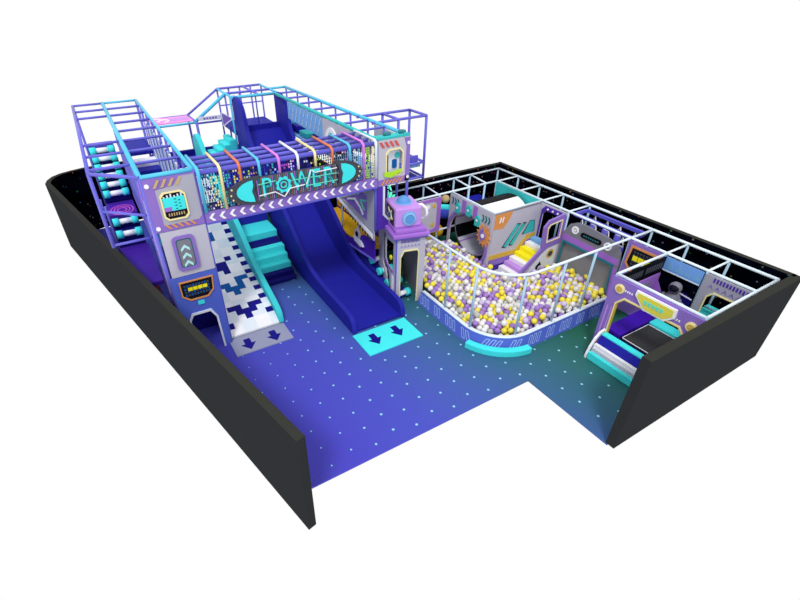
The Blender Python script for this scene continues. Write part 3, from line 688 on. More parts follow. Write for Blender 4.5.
mb = MB(); FS = FY(7.98); mb.prism([(-16.0, 1.1), (-13.4, 1.35), (-13.4, 2.15), (-14.3, 2.0), (-15.2, 1.5), (-16.0, 1.3)], FS, 0, .06, 'violetmat')
mb.prism([(-16.3, 1.0), (-13.3, 1.28), (-13.3, 1.36), (-16.3, 1.1)], FS, .0, .08, 'purplepipe'); mb.build('board', parent=t)
mb = MB(); su, sv = -14.65, 1.92
mb.prism(circ(su, sv, .2, 18, .24), FS, .06, .12, 'greyl'); mb.prism(circ(su, sv, .1, 14, .12), FS, .12, .14, 'ink')
mb.prism([(su - .3, sv - .2), (su - .15, sv - .14), (su + .3, sv - .22), (su + .48, sv - .38), (su + .3, sv - .42), (su - .2, sv - .36)], FS, .06, .14, 'pale'); mb.prism([(su - .05, sv - .38), (su + .25, sv - .44), (su + .22, sv - .5), (su, sv - .46)], FS, .06, .12, 'greym'); mb.build('saucer', parent=t)
mb = MB(); mb.prism([(-18.4, .05), (-13.4, .05), (-13.4, .7), (-18.4, .85)], FY(8.93), 0, .04, 'maroon'); mb.build('low_panel', label='dark maroon panel low behind the big slide', cat='panel')

# ------------------------------------------------------------------ robot kiosk
ang = math.radians(14)
KO = Vector((-12.08, 8.02, 0))
def KF(x, y, z):   # local: x backwards along the left face, y along the front face
    return Vector((KO.x + x * math.cos(ang) * -1 + y * math.sin(ang) * 1.0, KO.y + x * math.sin(ang) + y * math.cos(ang), z))
KFR = lambda u, v, w=0: KF(-w, u, v)       # front face board
KLF = lambda u, v, w=0: KF(u, -w, v)       # left face board, u grows backwards
def kbox(name, a, b, m, parent, bevel=0, **k):
    x0, y0, z0 = a; x1, y1, z1 = b
    return MB().hexa([KF(x0, y0, z0), KF(x1, y0, z0), KF(x1, y1, z0), KF(x0, y1, z0), KF(x0, y0, z1), KF(x1, y0, z1), KF(x1, y1, z1), KF(x0, y1, z1)], m).build(name, parent=parent, bevel=bevel, **k)
t = thing('robot_kiosk', KO, 'grey and purple robot shaped gate kiosk with a cube head and doorway', 'kiosk')
W, D, H = 1.12, 2.05, 2.72
mb = MB(); mb.prism([(0, 0), (.17, 0), (.17, 2.0), (.3, 2.26), (.82, 2.26), (.88, 2.15), (.88, 0), (W, 0), (W, H), (0, H)], KFR, -.05, 0, 'greyl')
for k in range(14): mb.prism(rect(.2 + k * .05, 2.55, .225 + k * .05, 2.67), KFR, 0, .012, 'purpledeep')
for k in range(6): mb.prism([(.17 + k * .13, 2.36), (.22 + k * .13, 2.41), (.27 + k * .13, 2.36), (.22 + k * .13, 2.47)], KFR, 0, .012, 'purple')
mb.prism(rect(0, 0, .05, H), KFR, 0, .015, 'purpleblue'); mb.build('front_board', parent=t)
mb = MB(); mb.prism([(.17, .02), (.2, .02), (.2, 1.98), (.32, 2.22), (.80, 2.22), (.85, 2.12), (.85, .02), (.88, .02), (.88, 2.15), (.82, 2.27), (.3, 2.27), (.17, 2.0)], KFR, 0, .035, 'cream'); mb.build('door_trim', parent=t)
mb = MB(); mb.prism(rect(.05, 0, D, H), KLF, -.05, 0, 'greyl', holes=[[(.25, 1.3), (.9, 1.25), (1.15, 1.45), (1.15, 2.3), (.25, 2.45)], [(.75, .25), (1.0, .25), (1.0, .75), (1.5, 1.1), (1.5, 1.3), (.95, 1.12), (.75, .85)]]); mb.build('left_board', parent=t)
mb = MB(); mb.prism([(.62, .1), (.7, .1), (.7, .85), (.95, 1.18), (1.25, 1.4), (1.25, 2.45), (1.19, 2.45), (1.19, 1.44), (.9, 1.22), (.62, .9)], KLF, 0, .02, 'charcoal')
for k in range(8): mb.prism([(.14, .35 + k * .1), (.36, .37 + k * .1), (.36, .43 + k * .1), (.14, .41 + k * .1)], KLF, 0, .02, 'white')
mb.prism(circ(.55, 1.75, .09, 10), KLF, -.04, .02, 'yellow'); mb.prism([(.25, 1.24), (.9, 1.2), (1.15, 1.42), (1.05, 1.46), (.85, 1.3), (.25, 1.34)], KLF, 0, .02, 'lilacd'); mb.build('left_trim', parent=t)
kbox('right_board', (.05, W - .05, 0), (D, W, H), 'greym', t)
kbox('ledge', (-.1, -.1, H), (D + .05, W + .1, H + .12), 'purpleblue', t, bevel=.02); kbox('ledge', (-.14, -.14, H + .06), (D + .05, W + .1, H + .2), 'lilacd', t, bevel=.03)
kbox('ledge', (-.02, -.02, H + .2), (D, W, H + .34), 'lilacd', t, bevel=.03)
hz0, hz1 = H + .34, H + 1.02
kbox('head', (.18, .02, hz0), (1.35, .98, hz1 + .02), 'lilac', t, bevel=.05)
mb = MB(); HF = lambda u, v, w=0: KF(.18 - w, u - .04, v)
mb.prism(circ(.56, hz0 + .33, .26, 20), HF, 0, .05, 'skyblue'); mb.prism(circ(.56, hz0 + .33, .21, 20), HF, .05, .07, 'palepipe'); mb.prism(circ(.56, hz0 + .33, .18, 20), HF, .07, .09, 'eyeblue')
mb.build('round_eye', parent=t, label='round blue eye with pale rim')
mb = MB(); HL = lambda u, v, w=0: KF(u + .13, .02 - w, v)
mb.prism(rect(.2, hz0 + .03, .95, hz0 + .62), HL, 0, .02, 'charcoal')
st = [(.57 + (.3 if i % 2 else .15) * math.sin(PI * i / 5), hz0 + .33 + (.27 if i % 2 else .14) * math.cos(PI * i / 5)) for i in range(10)]
st2 = [(.57 + (u - .57) * .55, hz0 + .33 + (v - hz0 - .33) * .55) for u, v in st]
mb.prism(st, HL, .02, .045, 'cream'); mb.prism(st2, HL, .045, .06, 'camoblue'); mb.build('star_panel', parent=t, label='dark square with a pale star')
MB().dome(KF(.75, .5, hz1 + .02), .25, .24, 'eyeblue').build('dome_lamp', parent=t); MB().pipe(KF(.75, .5, hz1), KF(.75, .5, hz1 + .06), .3, 'skyblue', 16).build('dome_base', parent=t)
MB().path([KF(.7, .96, hz0 + .55), KF(.66, 1.15, hz0 + .58), KF(.62, 1.3, hz0 + .45), KF(.6, 1.36, hz0 + .25), KF(.6, 1.3, hz0 + .1)], .055, 'white').build('arm', parent=t, label='white curved arm')
MB().path([KF(.62, .98, hz0 + .12), KF(.6, 1.15, hz0 + .06), KF(.6, 1.3, hz0 + .1)], .04, 'greyl').build('arm', parent=t)
# ------------------------------------------------------------------ arena frame (pale pipes)
G = 2.8
af = thing('arena_frame', (-11, 13, 0), 'low pale blue and white pipe frame around the ball pit area, with a curved rail', 'climbing frame')
def rail(a, b, r=.042, m='whitepipe'): return tube('rail', a, b, r, m, parent=af)
def apost(x, y, z0=0, z1=G, m='palepipe'): return tube('post', (x, y, z0), (x, y, z1), .042, m, parent=af)
OY, IY = 16.25, 15.0
rail((-15.8, OY, G), (-3.98, OY, G), .05); rail((-14.56, IY, G), (-3.98, IY, G), .045); rail((-15.8, 9.7, G), (-15.8, OY, G)); rail((-14.56, 10.0, G), (-14.56, IY, G))
rail((-15.8, 9.7, G), (-14.0, 9.7, G))
for x in (-15.8, -14.47, -13.18, -11.88, -10.57, -7.93, -6.64, -5.32, -3.98): apost(x, OY)
for x in (-14.52, -13.15, -11.88, -10.57, -7.93, -6.64, -5.32): rail((x, IY, G), (x, OY, G), .036)
for y in (9.75, 11.86, 13.56, 14.5): rail((-15.8, y, G), (-14.56, y - .12, G), .036); apost(-15.8, y)
for y in (9.75, 10.56, 11.8, 13.4, 14.3): apost(-14.56, y)
apost(-10.57, IY); apost(-7.93, IY); apost(-6.62, IY); apost(-6.62, 12.47); apost(-3.98, 12.47); apost(-5.32, IY, 0); apost(-3.98, IY)
rail((-14.56, 12.43, G), (-11.9, 12.43, G), .036); rail((-11.9, 12.43, G), (-11.9, IY, G), .03)
rail((-6.62, 12.47, G), (-6.62, IY, G), .045); rail((-6.62, 12.47, G), (-3.98, 12.47, G), .045); rail((-3.98, 12.47, G), (-3.98, OY, G), .048)
rail((-14.56, 10.5, 1.15), (-14.56, 13.2, 1.15), .04); rail((-6.62, 12.47, 2.15), (-6.62, IY, 2.15), .035); rail((-6.62, 13.7, 2.15), (-6.62, 13.7, G), .035)
rail((-14.56, 13.3, 1.9), (-14.56, 15, 1.9), .035, 'purplepipe')
def plan(inset=0, y1=15.0, n=14):
    r = 1.5 - inset
    return [(-11.72, 9.0 + inset), (-10.4, 9.0 + inset)] + [(-9.3 + r * math.sin(a * PI / 2 / n), 10.5 - r * math.cos(a * PI / 2 / n)) for a in range(n + 1)] + [(-7.8 - inset, 12.5), (-7.8 - inset, y1)]
cr_ = [(x, y, G) for x, y in plan(.12, OY)]
MB().path(cr_, .045, 'whitepipe').build('curved_rail', parent=af)
for x, y in ((-10.45, 9.12), (-9.1, 9.13), (-8.02, 10.15), (-7.92, 11.75), (-7.92, 13.2)): apost(x, y, .42)

# ball pit wall
t = thing('ball_pit_wall', (-8.5, 9.4, 0), 'curved low blue padded wall of the ball pit with printed slanted outlines and a white top edge', 'low wall')
mb = MB(); A, B, Ci = plan(-.16), plan(0), plan(.16)
mt = []
for k in range(len(A) - 1):
    a, b, c, d, e, f = A[k], A[k + 1], B[k], B[k + 1], Ci[k], Ci[k + 1]
    mb.face([(*a, 0), (*b, 0), (*d, .46), (*c, .46)], 'kerb'); mb.face([(*e, 0), (*f, 0), (*f, .46), (*e, .46)], 'kerb'); mb.face([(*a, 0), (*b, 0), (*f, 0), (*e, 0)], 'kerb')
    mb.face([(*c, .46), (*d, .46), (*f, .46), (*e, .46)], 'pale')
for k in (0, -1): mb.face([(*A[k], 0), (*B[k], .46), (*Ci[k], .46), (*Ci[k], 0)], 'kerb')
mb.build('padded_wall', parent=t)
MB().path([(x, y, .475) for x, y in plan(.02)], .03, 'whitepipe').build('top_edge', parent=t)
# printed outlines follow the wall
mb = MB(); P0, P1 = plan(-.16, n=40), plan(0, n=40)
cs = [0]
for a, b in zip(P1, P1[1:]): cs.append(cs[-1] + math.dist(a, b))
def onwall(s, v):
    for i in range(len(P1) - 1):
        if s <= cs[i + 1] or i == len(P1) - 2:
            f = (s - cs[i]) / (cs[i + 1] - cs[i]); x0 = P0[i][0] + f * (P0[i + 1][0] - P0[i][0]); y0 = P0[i][1] + f * (P0[i + 1][1] - P0[i][1]); x1 = P1[i][0] + f * (P1[i + 1][0] - P1[i][0]); y1 = P1[i][1] + f * (P1[i + 1][1] - P1[i][1])
            d = Vector((x0 - x1, y0 - y1)).normalized() * .006
            return (x0 + (x1 - x0) * v + d.x, y0 + (y1 - y0) * v + d.y, v * .46 + .004)
def wline(pts, w):
    for a, b in zip(pts, pts[1:]):
        d = Vector((b[0] - a[0], (b[1] - a[1]) * .5)).normalized(); nx, ny = -d.y * w / 2, d.x * w / 2 / .5
        mb.face([onwall(a[0] - nx, a[1] - ny), onwall(b[0] - nx, b[1] - ny), onwall(b[0] + nx, b[1] + ny), onwall(a[0] + nx, a[1] + ny)], 'kerbline')
s = .18; k = 0
while s < cs[-1] - .7:
    for j in range((3, 2)[k % 2]):
        u = s + j * .2; L = -.16 if s < 3 else .16
        wline([(u, .2), (u + .11, .2), (u + .11 + L, .8), (u + L, .8), (u, .2)], .022)
    s += (.86, .66)[k % 2]; k += 1
mb.build('printed_outlines', parent=t)
# curved cyan step
mb = MB(); out, inn = [], []
for a in range(11):
    q = math.radians(17 + a * 6.9)
    out.append((-9.3 + 1.92 * math.sin(q), 10.5 - 1.92 * math.cos(q))); inn.append((-9.3 + 1.68 * math.sin(q), 10.5 - 1.68 * math.cos(q)))
mb.prism(out + inn[::-1], FZ(0), 0, .22, 'cyan'); mb.build('curved_step', label='curved cyan step hugging the outer corner of the ball pit wall', cat='step', bevel=.03)

# ------------------------------------------------------------------ tunnel box
F6 = FY(12.43)
t = thing('tunnel_front_panel', (-13.2, 12.4, .2), 'grey panel with a large arched purple ringed opening, teal tabs and an orange gear', 'panel')
opening = [(-14.25, .2)] + [(-13.25 + 1.14 * math.cos(math.radians(a)), 1.15 + 1.14 * math.sin(math.radians(a))) for a in range(180, -1, -12)] + [(-12.23, .2)]
outl = [(-14.54, .2), (-14.54, 2.76), (-11.92, 2.76), (-11.92, .2)]
mb = MB(); mb.prism([(-14.54, .2), (-14.39, .2)] + [(-13.25 + 1.14 * math.cos(math.radians(a)), 1.15 + 1.14 * math.sin(math.radians(a))) for a in range(180, -1, -12)] + [(-12.11, .2), (-11.92, .2), (-11.92, 2.76), (-14.54, 2.76)], F6, 0, .06, 'greyl')
for k in range(3):
    u = -14.4 + k * .17; mb.prism([(u, 2.35), (u + .08, 2.35), (u + .14, 2.5), (u + .08, 2.65), (u, 2.65), (u + .06, 2.5)], F6, .06, .075, 'tealdark')
for k in range(3):
    u = -12.5 + k * .17; mb.prism([(u, 2.25), (u + .08, 2.25), (u + .14, 2.4), (u + .08, 2.55), (u, 2.55), (u + .06, 2.4)], F6, .06, .075, 'tealdark')
for u in (-13.62, -12.92): mb.prism(rect(u - .12, 2.2, u + .12, 2.74), F6, .06, .075, 'lilacd')
mb.build('board', parent=t)
for a0, a1 in ((178, 118), (20, -40)):
    mb = MB()
    o = [(-13.25 + 1.29 * math.cos(math.radians(a0 + (a1 - a0) * i / 10)), 1.15 + 1.29 * math.sin(math.radians(a0 + (a1 - a0) * i / 10))) for i in range(11)]
    i_ = [(-13.25 + 1.15 * math.cos(math.radians(a0 + (a1 - a0) * i / 10)), 1.15 + 1.15 * math.sin(math.radians(a0 + (a1 - a0) * i / 10))) for i in range(11)]
    mb.prism([(max(-14.53, min(-11.93, x)), max(.25, z)) for x, z in o] + i_[::-1], F6, .06, .11, 'purple'); mb.build('ring', parent=t)
for u, v in ((-13.95, 2.3), (-13.27, 2.42), (-12.7, 2.2)):
    mb = MB(); mb.prism([(u - .13, v - .22), (u + .13, v - .22), (u + .13, v + .12), (u, v + .24), (u - .13, v + .12)], F6, .06, .14, 'teal'); mb.prism(circ(u, v + .02, .05, 10), F6, .14, .16, 'white'); mb.build('tab', parent=t)
g = []
for i in range(13):
    a0, a1, a2 = (2 * PI * (i + q) / 13 for q in (-.35, 0, .35)); g += [(-12.22 + .3 * math.cos(a0), 1.75 + .36 * math.sin(a0)), (-12.22 + .42 * math.cos(a1), 1.75 + .5 * math.sin(a1)), (-12.22 + .3 * math.cos(a2), 1.75 + .36 * math.sin(a2))]
mb = MB(); mb.prism(g, F6, .11, .15, 'orange'); mb.prism([(-12.22 + (x + 12.22) * .72, 1.75 + (z - 1.75) * .72) for x, z in g if x < -12.2], F6, .15, .16, 'purple'); mb.prism(circ(-12.22, 1.75, .15), F6, .15, .18, 'purple'); mb.prism(circ(-12.22, 1.75, .09, 14), F6, .18, .2, 'white'); mb.build('gear', parent=t)

F7 = FX(-11.92)
t = thing('tunnel_side_panel', (-11.9, 13.7, .2), 'large grey side panel with teal slashes, orange corner and stepped yellow edge', 'panel')
mb = MB(); low = [(12.43, .74), (13.92, .68), (14.46, 1.2), (15.0, 1.2)]; lowtop = [(12.43, .95), (13.85, .88), (14.42, 1.42), (15.0, 1.42)]; bot = [(12.43, .45), (14.1, .4), (14.6, .95), (15.0, .95)]
mb.prism(bot + [(15.0, 2.76), (12.43, 2.76)], F7, 0, .05, 'greyl')
mb.prism([(12.43, .02), (15.0, .02)] + bot[::-1], F7, 0, .03, 'purpledeep')
mb.prism(low + lowtop[::-1], F7, .05, .065, 'gold'); mb.prism(bot + low[::-1], F7, .05, .062, 'purple')
mb.prism([(12.45, 2.1), (12.95, 2.06), (13.22, 2.38), (13.36, 2.72), (12.45, 2.72)], F7, .05, .065, 'orange')
for u in (12.68, 12.82): mb.prism([(u, 2.35), (u + .05, 2.32), (u + .1, 2.55), (u + .05, 2.58)], F7, .065, .08, 'white')
for q in ([(13.05, 1.16), (13.27, 1.1), (13.95, 2.05), (13.73, 2.09)], [(13.42, 1.18), (13.64, 1.12), (14.26, 2.02), (14.06, 2.06)], [(14.1, 1.5), (14.82, 1.5), (14.74, 2.02), (14.45, 2.06)]):
    mb.prism(q, F7, .05, .06, 'ink'); c0 = sum(a for a, b in q) / 4; c1 = sum(b for a, b in q) / 4
    mb.prism([(c0 + (a - c0) * .82, c1 + (b - c1) * .93) for a, b in q], F7, .06, .07, 'teal')
mb.prism(rect(12.43, 2.70, 15, 2.76), F7, .05, .06, 'greym'); mb.build('board', parent=t)
MB().prism(rect(-14.5, .4, -11.95, 2.76), FY(14.98), 0, .05, 'teal').build('tunnel_back_panel', label='plain teal panel closing the far side of the barrel tunnel box', cat='panel')
t = thing('spinning_barrel', (-13.25, 13.6, .35), 'large barrel tunnel with alternating black and white panels inside the grey box', 'barrel')
mb = MB(); N = 36
for k in range(N):
    a0, a1 = 2 * PI * k / N, 2 * PI * (k + 1) / N; dg_ = (k * 10 + 5) % 360; c = 'white' if (20 < dg_ < 76 or 115 < dg_ < 150 or 215 < dg_ < 290) else 'black'
    p = lambda r, a, y: (-13.25 + r * math.cos(a), y, 1.5 + r * math.sin(a))
    for r in (1.14, 1.08): mb.face([p(r, a0, 12.62), p(r, a1, 12.62), p(r, a1, 14.8), p(r, a0, 14.8)], c if r > 1.1 else ('black' if 186 < dg_ < 224 else 'greyl'))
    for y in (12.62, 14.8): mb.face([p(1.14, a0, y), p(1.14, a1, y), p(1.08, a1, y), p(1.08, a0, y)], 'greym')
mb.build('drum', parent=t)
for k in range(6):
    a = 2 * PI * (k * 6 - 1) / N; MB().pipe((-13.25 + 1.07 * math.cos(a), 12.62, 1.5 + 1.07 * math.sin(a)), (-13.25 + 1.07 * math.cos(a), 14.8, 1.5 + 1.07 * math.sin(a)), .03, 'lilacd').build('seam_pipe', parent=t)

# stairs out of the pit
t = thing('pit_stairs', (-11.3, 13.6, .3), 'white and yellow soft stairs climbing out of the ball pit beside the grey panel', 'stairs')
for k in range(8):
    y = 12.75 + k * .27; z = .2 + k * .155
    box('step', (-11.84, y, .04), (-10.72, y + .27, z), ('greyl', 'white', 'lilac', 'white', 'yellow', 'yellow', 'white', 'skyblue')[k], parent=t, bevel=.02)
t = thing('stair_balustrade', (-10.6, 13.9, .2), 'purple stair side board with a framed window and a white lower field', 'balustrade')
F8 = FX(-10.64)
mb = MB(); win = [(14.08, 1.74), (14.74, 1.78), (14.7, 2.5), (14.1, 2.44), (14.0, 2.3)]
mb.prism([(12.6, .32), (12.97, .76), (13.86, 1.48), (13.78, 2.4), (14.0, 2.64), (14.8, 2.74), (14.95, 2.6), (14.95, 1.5), (14.2, 1.45), (13.95, 1.3), (13.1, .6), (12.85, .32)], F8, 0, .08, 'purple', holes=[win]); mb.build('handrail_board', parent=t)
mb = MB(); mb.prism([(a + (-.04 if a < 14.3 else .04), b + (-.04 if b < 2 else .04)) for a, b in win], F8, .08, .1, 'cream', holes=[win]); mb.build('window_trim', parent=t)
mb = MB(); mb.prism([(12.86, .32), (13.12, .6), (13.96, 1.28), (14.2, 1.42), (14.95, 1.48), (14.95, .32)], F8, 0, .05, 'greyl'); mb.prism([(13.2, .4), (13.98, 1.2), (14.3, 1.36), (14.8, 1.44), (14.8, .4)], F8, .05, .06, 'pale')
mb.prism(circ(14.45, 1.12, .2, 14), F8, .06, .07, 'gold'); mb.prism(circ(14.45, 1.12, .12, 12), F8, .07, .08, 'greyd'); mb.prism([(13.75, .7), (13.95, .9), (14.05, .72), (13.9, .68), (13.85, .5), (13.78, .5)], F8, .06, .07, 'ink'); mb.build('lower_board', parent=t)
t = thing('doorway_panel', (-11.25, 15, 1.4), 'purple framed dark doorway with three white lamps at the head of the pit stairs', 'panel')
F9 = FY(14.97)
mb = MB(); mb.prism([(-11.86, .3), (-11.7, .3), (-11.7, 2.3), (-11.55, 2.5), (-10.85, 2.5), (-10.75, 2.3), (-10.75, .3), (-10.6, .3), (-10.6, 2.74), (-11.86, 2.74)], F9, 0, .05, 'greyl')
mb.prism([(-11.76, .3), (-11.7, .3), (-11.7, 2.3), (-11.55, 2.5), (-10.85, 2.5), (-10.75, 2.3), (-10.75, 2.45), (-10.8, 2.68), (-11.6, 2.68), (-11.76, 2.5)], F9, .05, .09, 'purpledeep'); mb.build('board', parent=t)
for u in (-11.45, -11.2, -10.95): mb = MB(); mb.prism(circ(u, 2.59, .04, 10), F9, .09, .12, 'white'); mb.build('lamp', parent=t)

# net panel
def netmat():
    m = bpy.data.materials.new('fine_net'); m.use_nodes = True; nt = m.node_tree; b = nt.nodes['Principled BSDF']
    b.inputs['Base Color'].default_value = (.36, .36, .38, 1); b.inputs['Alpha'].default_value = .5; b.inputs['Roughness'].default_value = .9
    MATS['net'] = m
netmat()
t = thing('net_window_panel', (-9.25, 15, .1), 'grey and purple rounded board with two white target rings, a dark slot and a big netted window', 'panel')
mb = MB(); wnd = [(-10.42, .25), (-8.12, .25), (-8.22, 1.58), (-10.36, 1.62)]
top = [(-10.55, .1), (-8.0, .1), (-7.98, 1.75), (-8.05, 2.15), (-8.25, 2.4), (-8.6, 2.5), (-9.6, 2.6), (-10.05, 2.55), (-10.32, 2.4), (-10.55, 1.95)]
mb.prism(top, FY(14.96), 0, .06, 'greym', holes=[wnd]); mb.prism([(-10.53, 1.7), (-8.0, 1.66), (-8.03, 1.9), (-10.53, 1.95)], FY(14.96), .06, .07, 'lilacd'); mb.prism([(-8.18, .2), (-8.02, .2), (-8.0, 1.55), (-8.18, 1.55)], FY(14.96), .06, .07, 'lilacd'); mb.build('board', parent=t)
mb = MB(); mb.prism([(a + (-.06 if a < -9 else .05), b + (-.05 if b < 1 else .07)) for a, b in wnd], FY(14.96), .06, .12, 'tealdark', holes=[wnd]); mb.build('window_frame', parent=t)
mb = MB(); mb.prism([(a, b) for a, b in wnd], FY(14.97), .0, .01, 'net'); mb.build('net', parent=t)
for u, v in ((-10.02, 2.26), (-8.58, 2.2)):
    mb = MB(); mb.prism(circ(u, v, .15, 18), FY(14.96), .06, .1, 'white', holes=[circ(u, v, .09, 16)]); mb.prism(circ(u, v, .05, 12), FY(14.96), .06, .1, 'white'); mb.build('target_ring', parent=t)
mb = MB(); mb.prism(rrect(-9.75, 2.1, -8.85, 2.3, .1), FY(14.96), .06, .09, 'black')
for k in range(7): mb.prism(rrect(-9.62 + k * .1, 2.17, -9.56 + k * .1, 2.23, .02), FY(14.96), .09, .1, 'tealdark')
mb.build('dark_slot', parent=t)

# hanging bolsters
t = thing('hanging_beam_rack', (-9.2, 15.8, 2.4), 'pair of deep blue overhead beams holding the hanging bolsters behind the net panel', 'rack')
for y in (15.3, 16.0): box('cross_beam', (-10.5, y - .05, 2.6), (-8.0, y + .05, 2.72), 'purpleblue', parent=t)
for x in (-10.48, -8.02): box('end_beam', (x - .04, 15.35, 2.6), (x + .04, 15.95, 2.72), 'purpleblue', parent=t)
hang = []
def bolster(x, y, lab):
    h = thing('hanging_bolster', (x, y, 2.1), lab, 'bolster', 'blue bolsters hanging behind the net panel')
    MB().path([(x - .1, y, 2.22), (x, y, 2.58), (x + .1, y, 2.22), (x - .1, y, 2.22)], .03, 'white').build('hanger', parent=h)
    MB().pipe((x, y, 1.5), (x, y, 2.2), .12, 'purpleblue', 12).build('pad', parent=h); MB().pipe((x, y, 1.78), (x, y, 1.9), .125, 'pale', 12).build('band', parent=h)
    return h
h0 = bolster(-10.05, 15.98, 'blue hanging bolster in the rear row with white triangle hanger, behind the net panel')
for k, (x, y) in enumerate(((-9.5, 15.98), (-8.95, 15.98), (-8.35, 15.98), (-10.1, 15.28), (-9.5, 15.28), (-8.95, 15.28), (-8.35, 15.28))):
    h = h0.copy(); COL.objects.link(h); h.location = (x, y, 2.1)
    for c in [c for c in h0.children]:
        q = c.copy(); COL.objects.link(q); q.parent = h
    if y < 15.5: h['label'] = 'blue hanging bolster in the front row nearest the net panel, white triangle hanger'; h['group'] = 'front row of blue hanging bolsters'

# panels on the inner row, right part
F10 = FY(14.97)
t = thing('block_display_panel', (-7.3, 15, .1), 'purple panel with a black tiled display of yellow blocks in an orange frame', 'panel')
mb = MB(); mb.prism(rect(-7.9, .1, -6.66, 2.75), F10, 0, .05, 'purple'); mb.build('board', parent=t)
sc = [(-7.75, 1.95), (-7.55, 1.75), (-6.72, 1.75), (-6.72, 2.55), (-7.7, 2.55)]
mb = MB(); mb.prism([(-7.82, 1.93), (-7.57, 1.68), (-6.68, 1.68), (-6.68, 2.62), (-7.76, 2.62)], F10, .05, .08, 'orange', holes=[sc]); mb.build('frame', parent=t)
mb = MB(); mb.prism(sc, F10, .05, .06, 'ink')
for r in range(6):
    for c in range(8):
        mb.prism(rect(-7.62 + c * .11, 1.82 + r * .115, -7.55 + c * .11, 1.89 + r * .115), F10, .06, .065, 'greyd')
for c in range(4): mb.prism(rect(-7.6 + c * .2, 2.12, -7.42 + c * .2, 2.3), F10, .064, .08, 'yellow')
mb.build('display', parent=t)
t = thing('mural_panel', (-6.0, 15, .1), 'space mural panel with a pale blue lattice header and black sky in the corner room', 'mural')
mb = MB(); mb.prism(rect(-6.58, .1, -5.36, 2.75), F10, 0, .04, 'stars'); mb.prism(rect(-6.58, 2.3, -5.36, 2.75), F10, .04, .06, 'blueprint')
for k in range(4):
    u = -6.5 + k * .29; mb.prism([(u, 2.36), (u + .13, 2.68), (u + .26, 2.36)], F10, .06, .068, 'skyblue')
mb.prism(rect(-6.58, 2.26, -5.36, 2.3), F10, .04, .065, 'whitepipe'); mb.build('board', parent=t)
mb = MB(); mb.prism([(-6.56, 1.05), (-6.2, 1.35), (-6.56, 1.85)], F10, .04, .055, 'lilacd'); mb.prism([(-6.56, .98), (-6.15, 1.32), (-6.18, 1.38), (-6.56, 1.06)], F10, .055, .065, 'white')
mb.prism([(-5.9, .9), (-5.38, .9), (-5.38, 1.75), (-5.7, 1.85), (-5.95, 1.4)], F10, .04, .055, 'navydeep'); mb.prism(circ(-5.62, 1.1, .14, 12), F10, .055, .06, 'camoblue'); mb.prism(circ(-6.4, .82, .2, 12), F10, .055, .06, 'skyblue'); mb.prism(circ(-5.9, .85, .1, 10), F10, .055, .065, 'pink')
mb.prism([(-5.95, 1.75), (-5.38, 1.7), (-5.38, 1.74), (-5.95, 1.8)], F10, .055, .065, 'white'); mb.build('space_picture', parent=t)
# astronaut figure in relief in front of the mural
mb = MB(); ax, ay = -5.88, 14.72
mb.ball((ax, ay, 1.98), .2, 'greym', 2); mb.ball((ax + .01, ay - .09, 1.99), .16, 'ink', 2, (1, .9, .85))
mb.ball((ax, ay, 1.5), .25, 'greym', 2, (1, .75, 1.15)); mb.ball((ax, ay + .1, 1.55), .22, 'greym', 2, (1.1, .6, 1.2))
for s_, e, hnd in ((-1, (-.32, -.08, 1.38), (-.3, -.2, 1.15)), (1, (.33, -.06, 1.45), (.42, -.18, 1.6))):
    sh = Vector((ax + s_ * .22, ay, 1.65)); el = Vector((ax + e[0], ay + e[1], e[2])); hd = Vector((ax + hnd[0], ay + hnd[1], hnd[2]))
    mb.path([sh, el, hd], .085, 'greym'); mb.ball(hd, .09, 'grey', 2); mb.pipe(el + Vector((0, 0, .03)), el - Vector((0, 0, .03)), .1, 'greyd', 10)
for s_ in (-1, 1):
    mb.path([(ax + s_ * .11, ay, 1.35), (ax + s_ * .17, ay - .08, 1.0), (ax + s_ * .15, ay, .66)], .11, 'greyl'); mb.ball((ax + s_ * .15, ay - .06, .6), .12, 'greym', 2, (1, 1.4, .7))
mb.prism(rect(ax - .1, 1.42, ax + .1, 1.56), FY(ay - .18), 0, .04, 'greyd')
mb.build('astronaut_figure', label='grey suited astronaut figure with a dark visor standing in front of the space mural', cat='figure')
t = thing('cutout_door_panel', (-4.7, 15, .1), 'grey panel with purple marks and a cream edged doorway in the right corner room', 'panel')
mb = MB(); mb.prism([(-5.3, .1), (-5.05, .1), (-5.05, 2.05), (-4.9, 2.24), (-4.15, 2.24), (-4.15, .1), (-4.04, .1), (-4.04, 2.75), (-5.3, 2.75)], F10, 0, .05, 'grey')
for k in range(11): mb.prism(rect(-5.05 + k * .09, 2.56, -5.0 + k * .09, 2.7), F10, .05, .06, 'purpledeep')
for k in range(5): mb.prism([(-5.14 + k * .2, 2.34), (-5.06 + k * .2, 2.40), (-4.98 + k * .2, 2.34), (-5.06 + k * .2, 2.48)], F10, .05, .06, 'purple')
mb.build('board', parent=t)
mb = MB(); mb.prism([(-5.07, .1), (-5.03, .1), (-5.03, 2.04), (-4.89, 2.22), (-4.15, 2.22), (-4.15, 2.26), (-4.92, 2.26), (-5.07, 2.07)], F10, .05, .08, 'cream'); mb.build('door_trim', parent=t)
box('play_mat', (-5.3, 15.1, 1.1), (-4.05, 16.1, 1.2), 'cyan', label='cyan mat seen through the cream edged doorway', cat='mat', bevel=.02)
tube('step_rail', (-5.2, 15.6, 1.35), (-4.05, 15.6, 1.35), .04, 'palepipe', label='pale rail crossing behind the cream edged doorway', cat='rail')

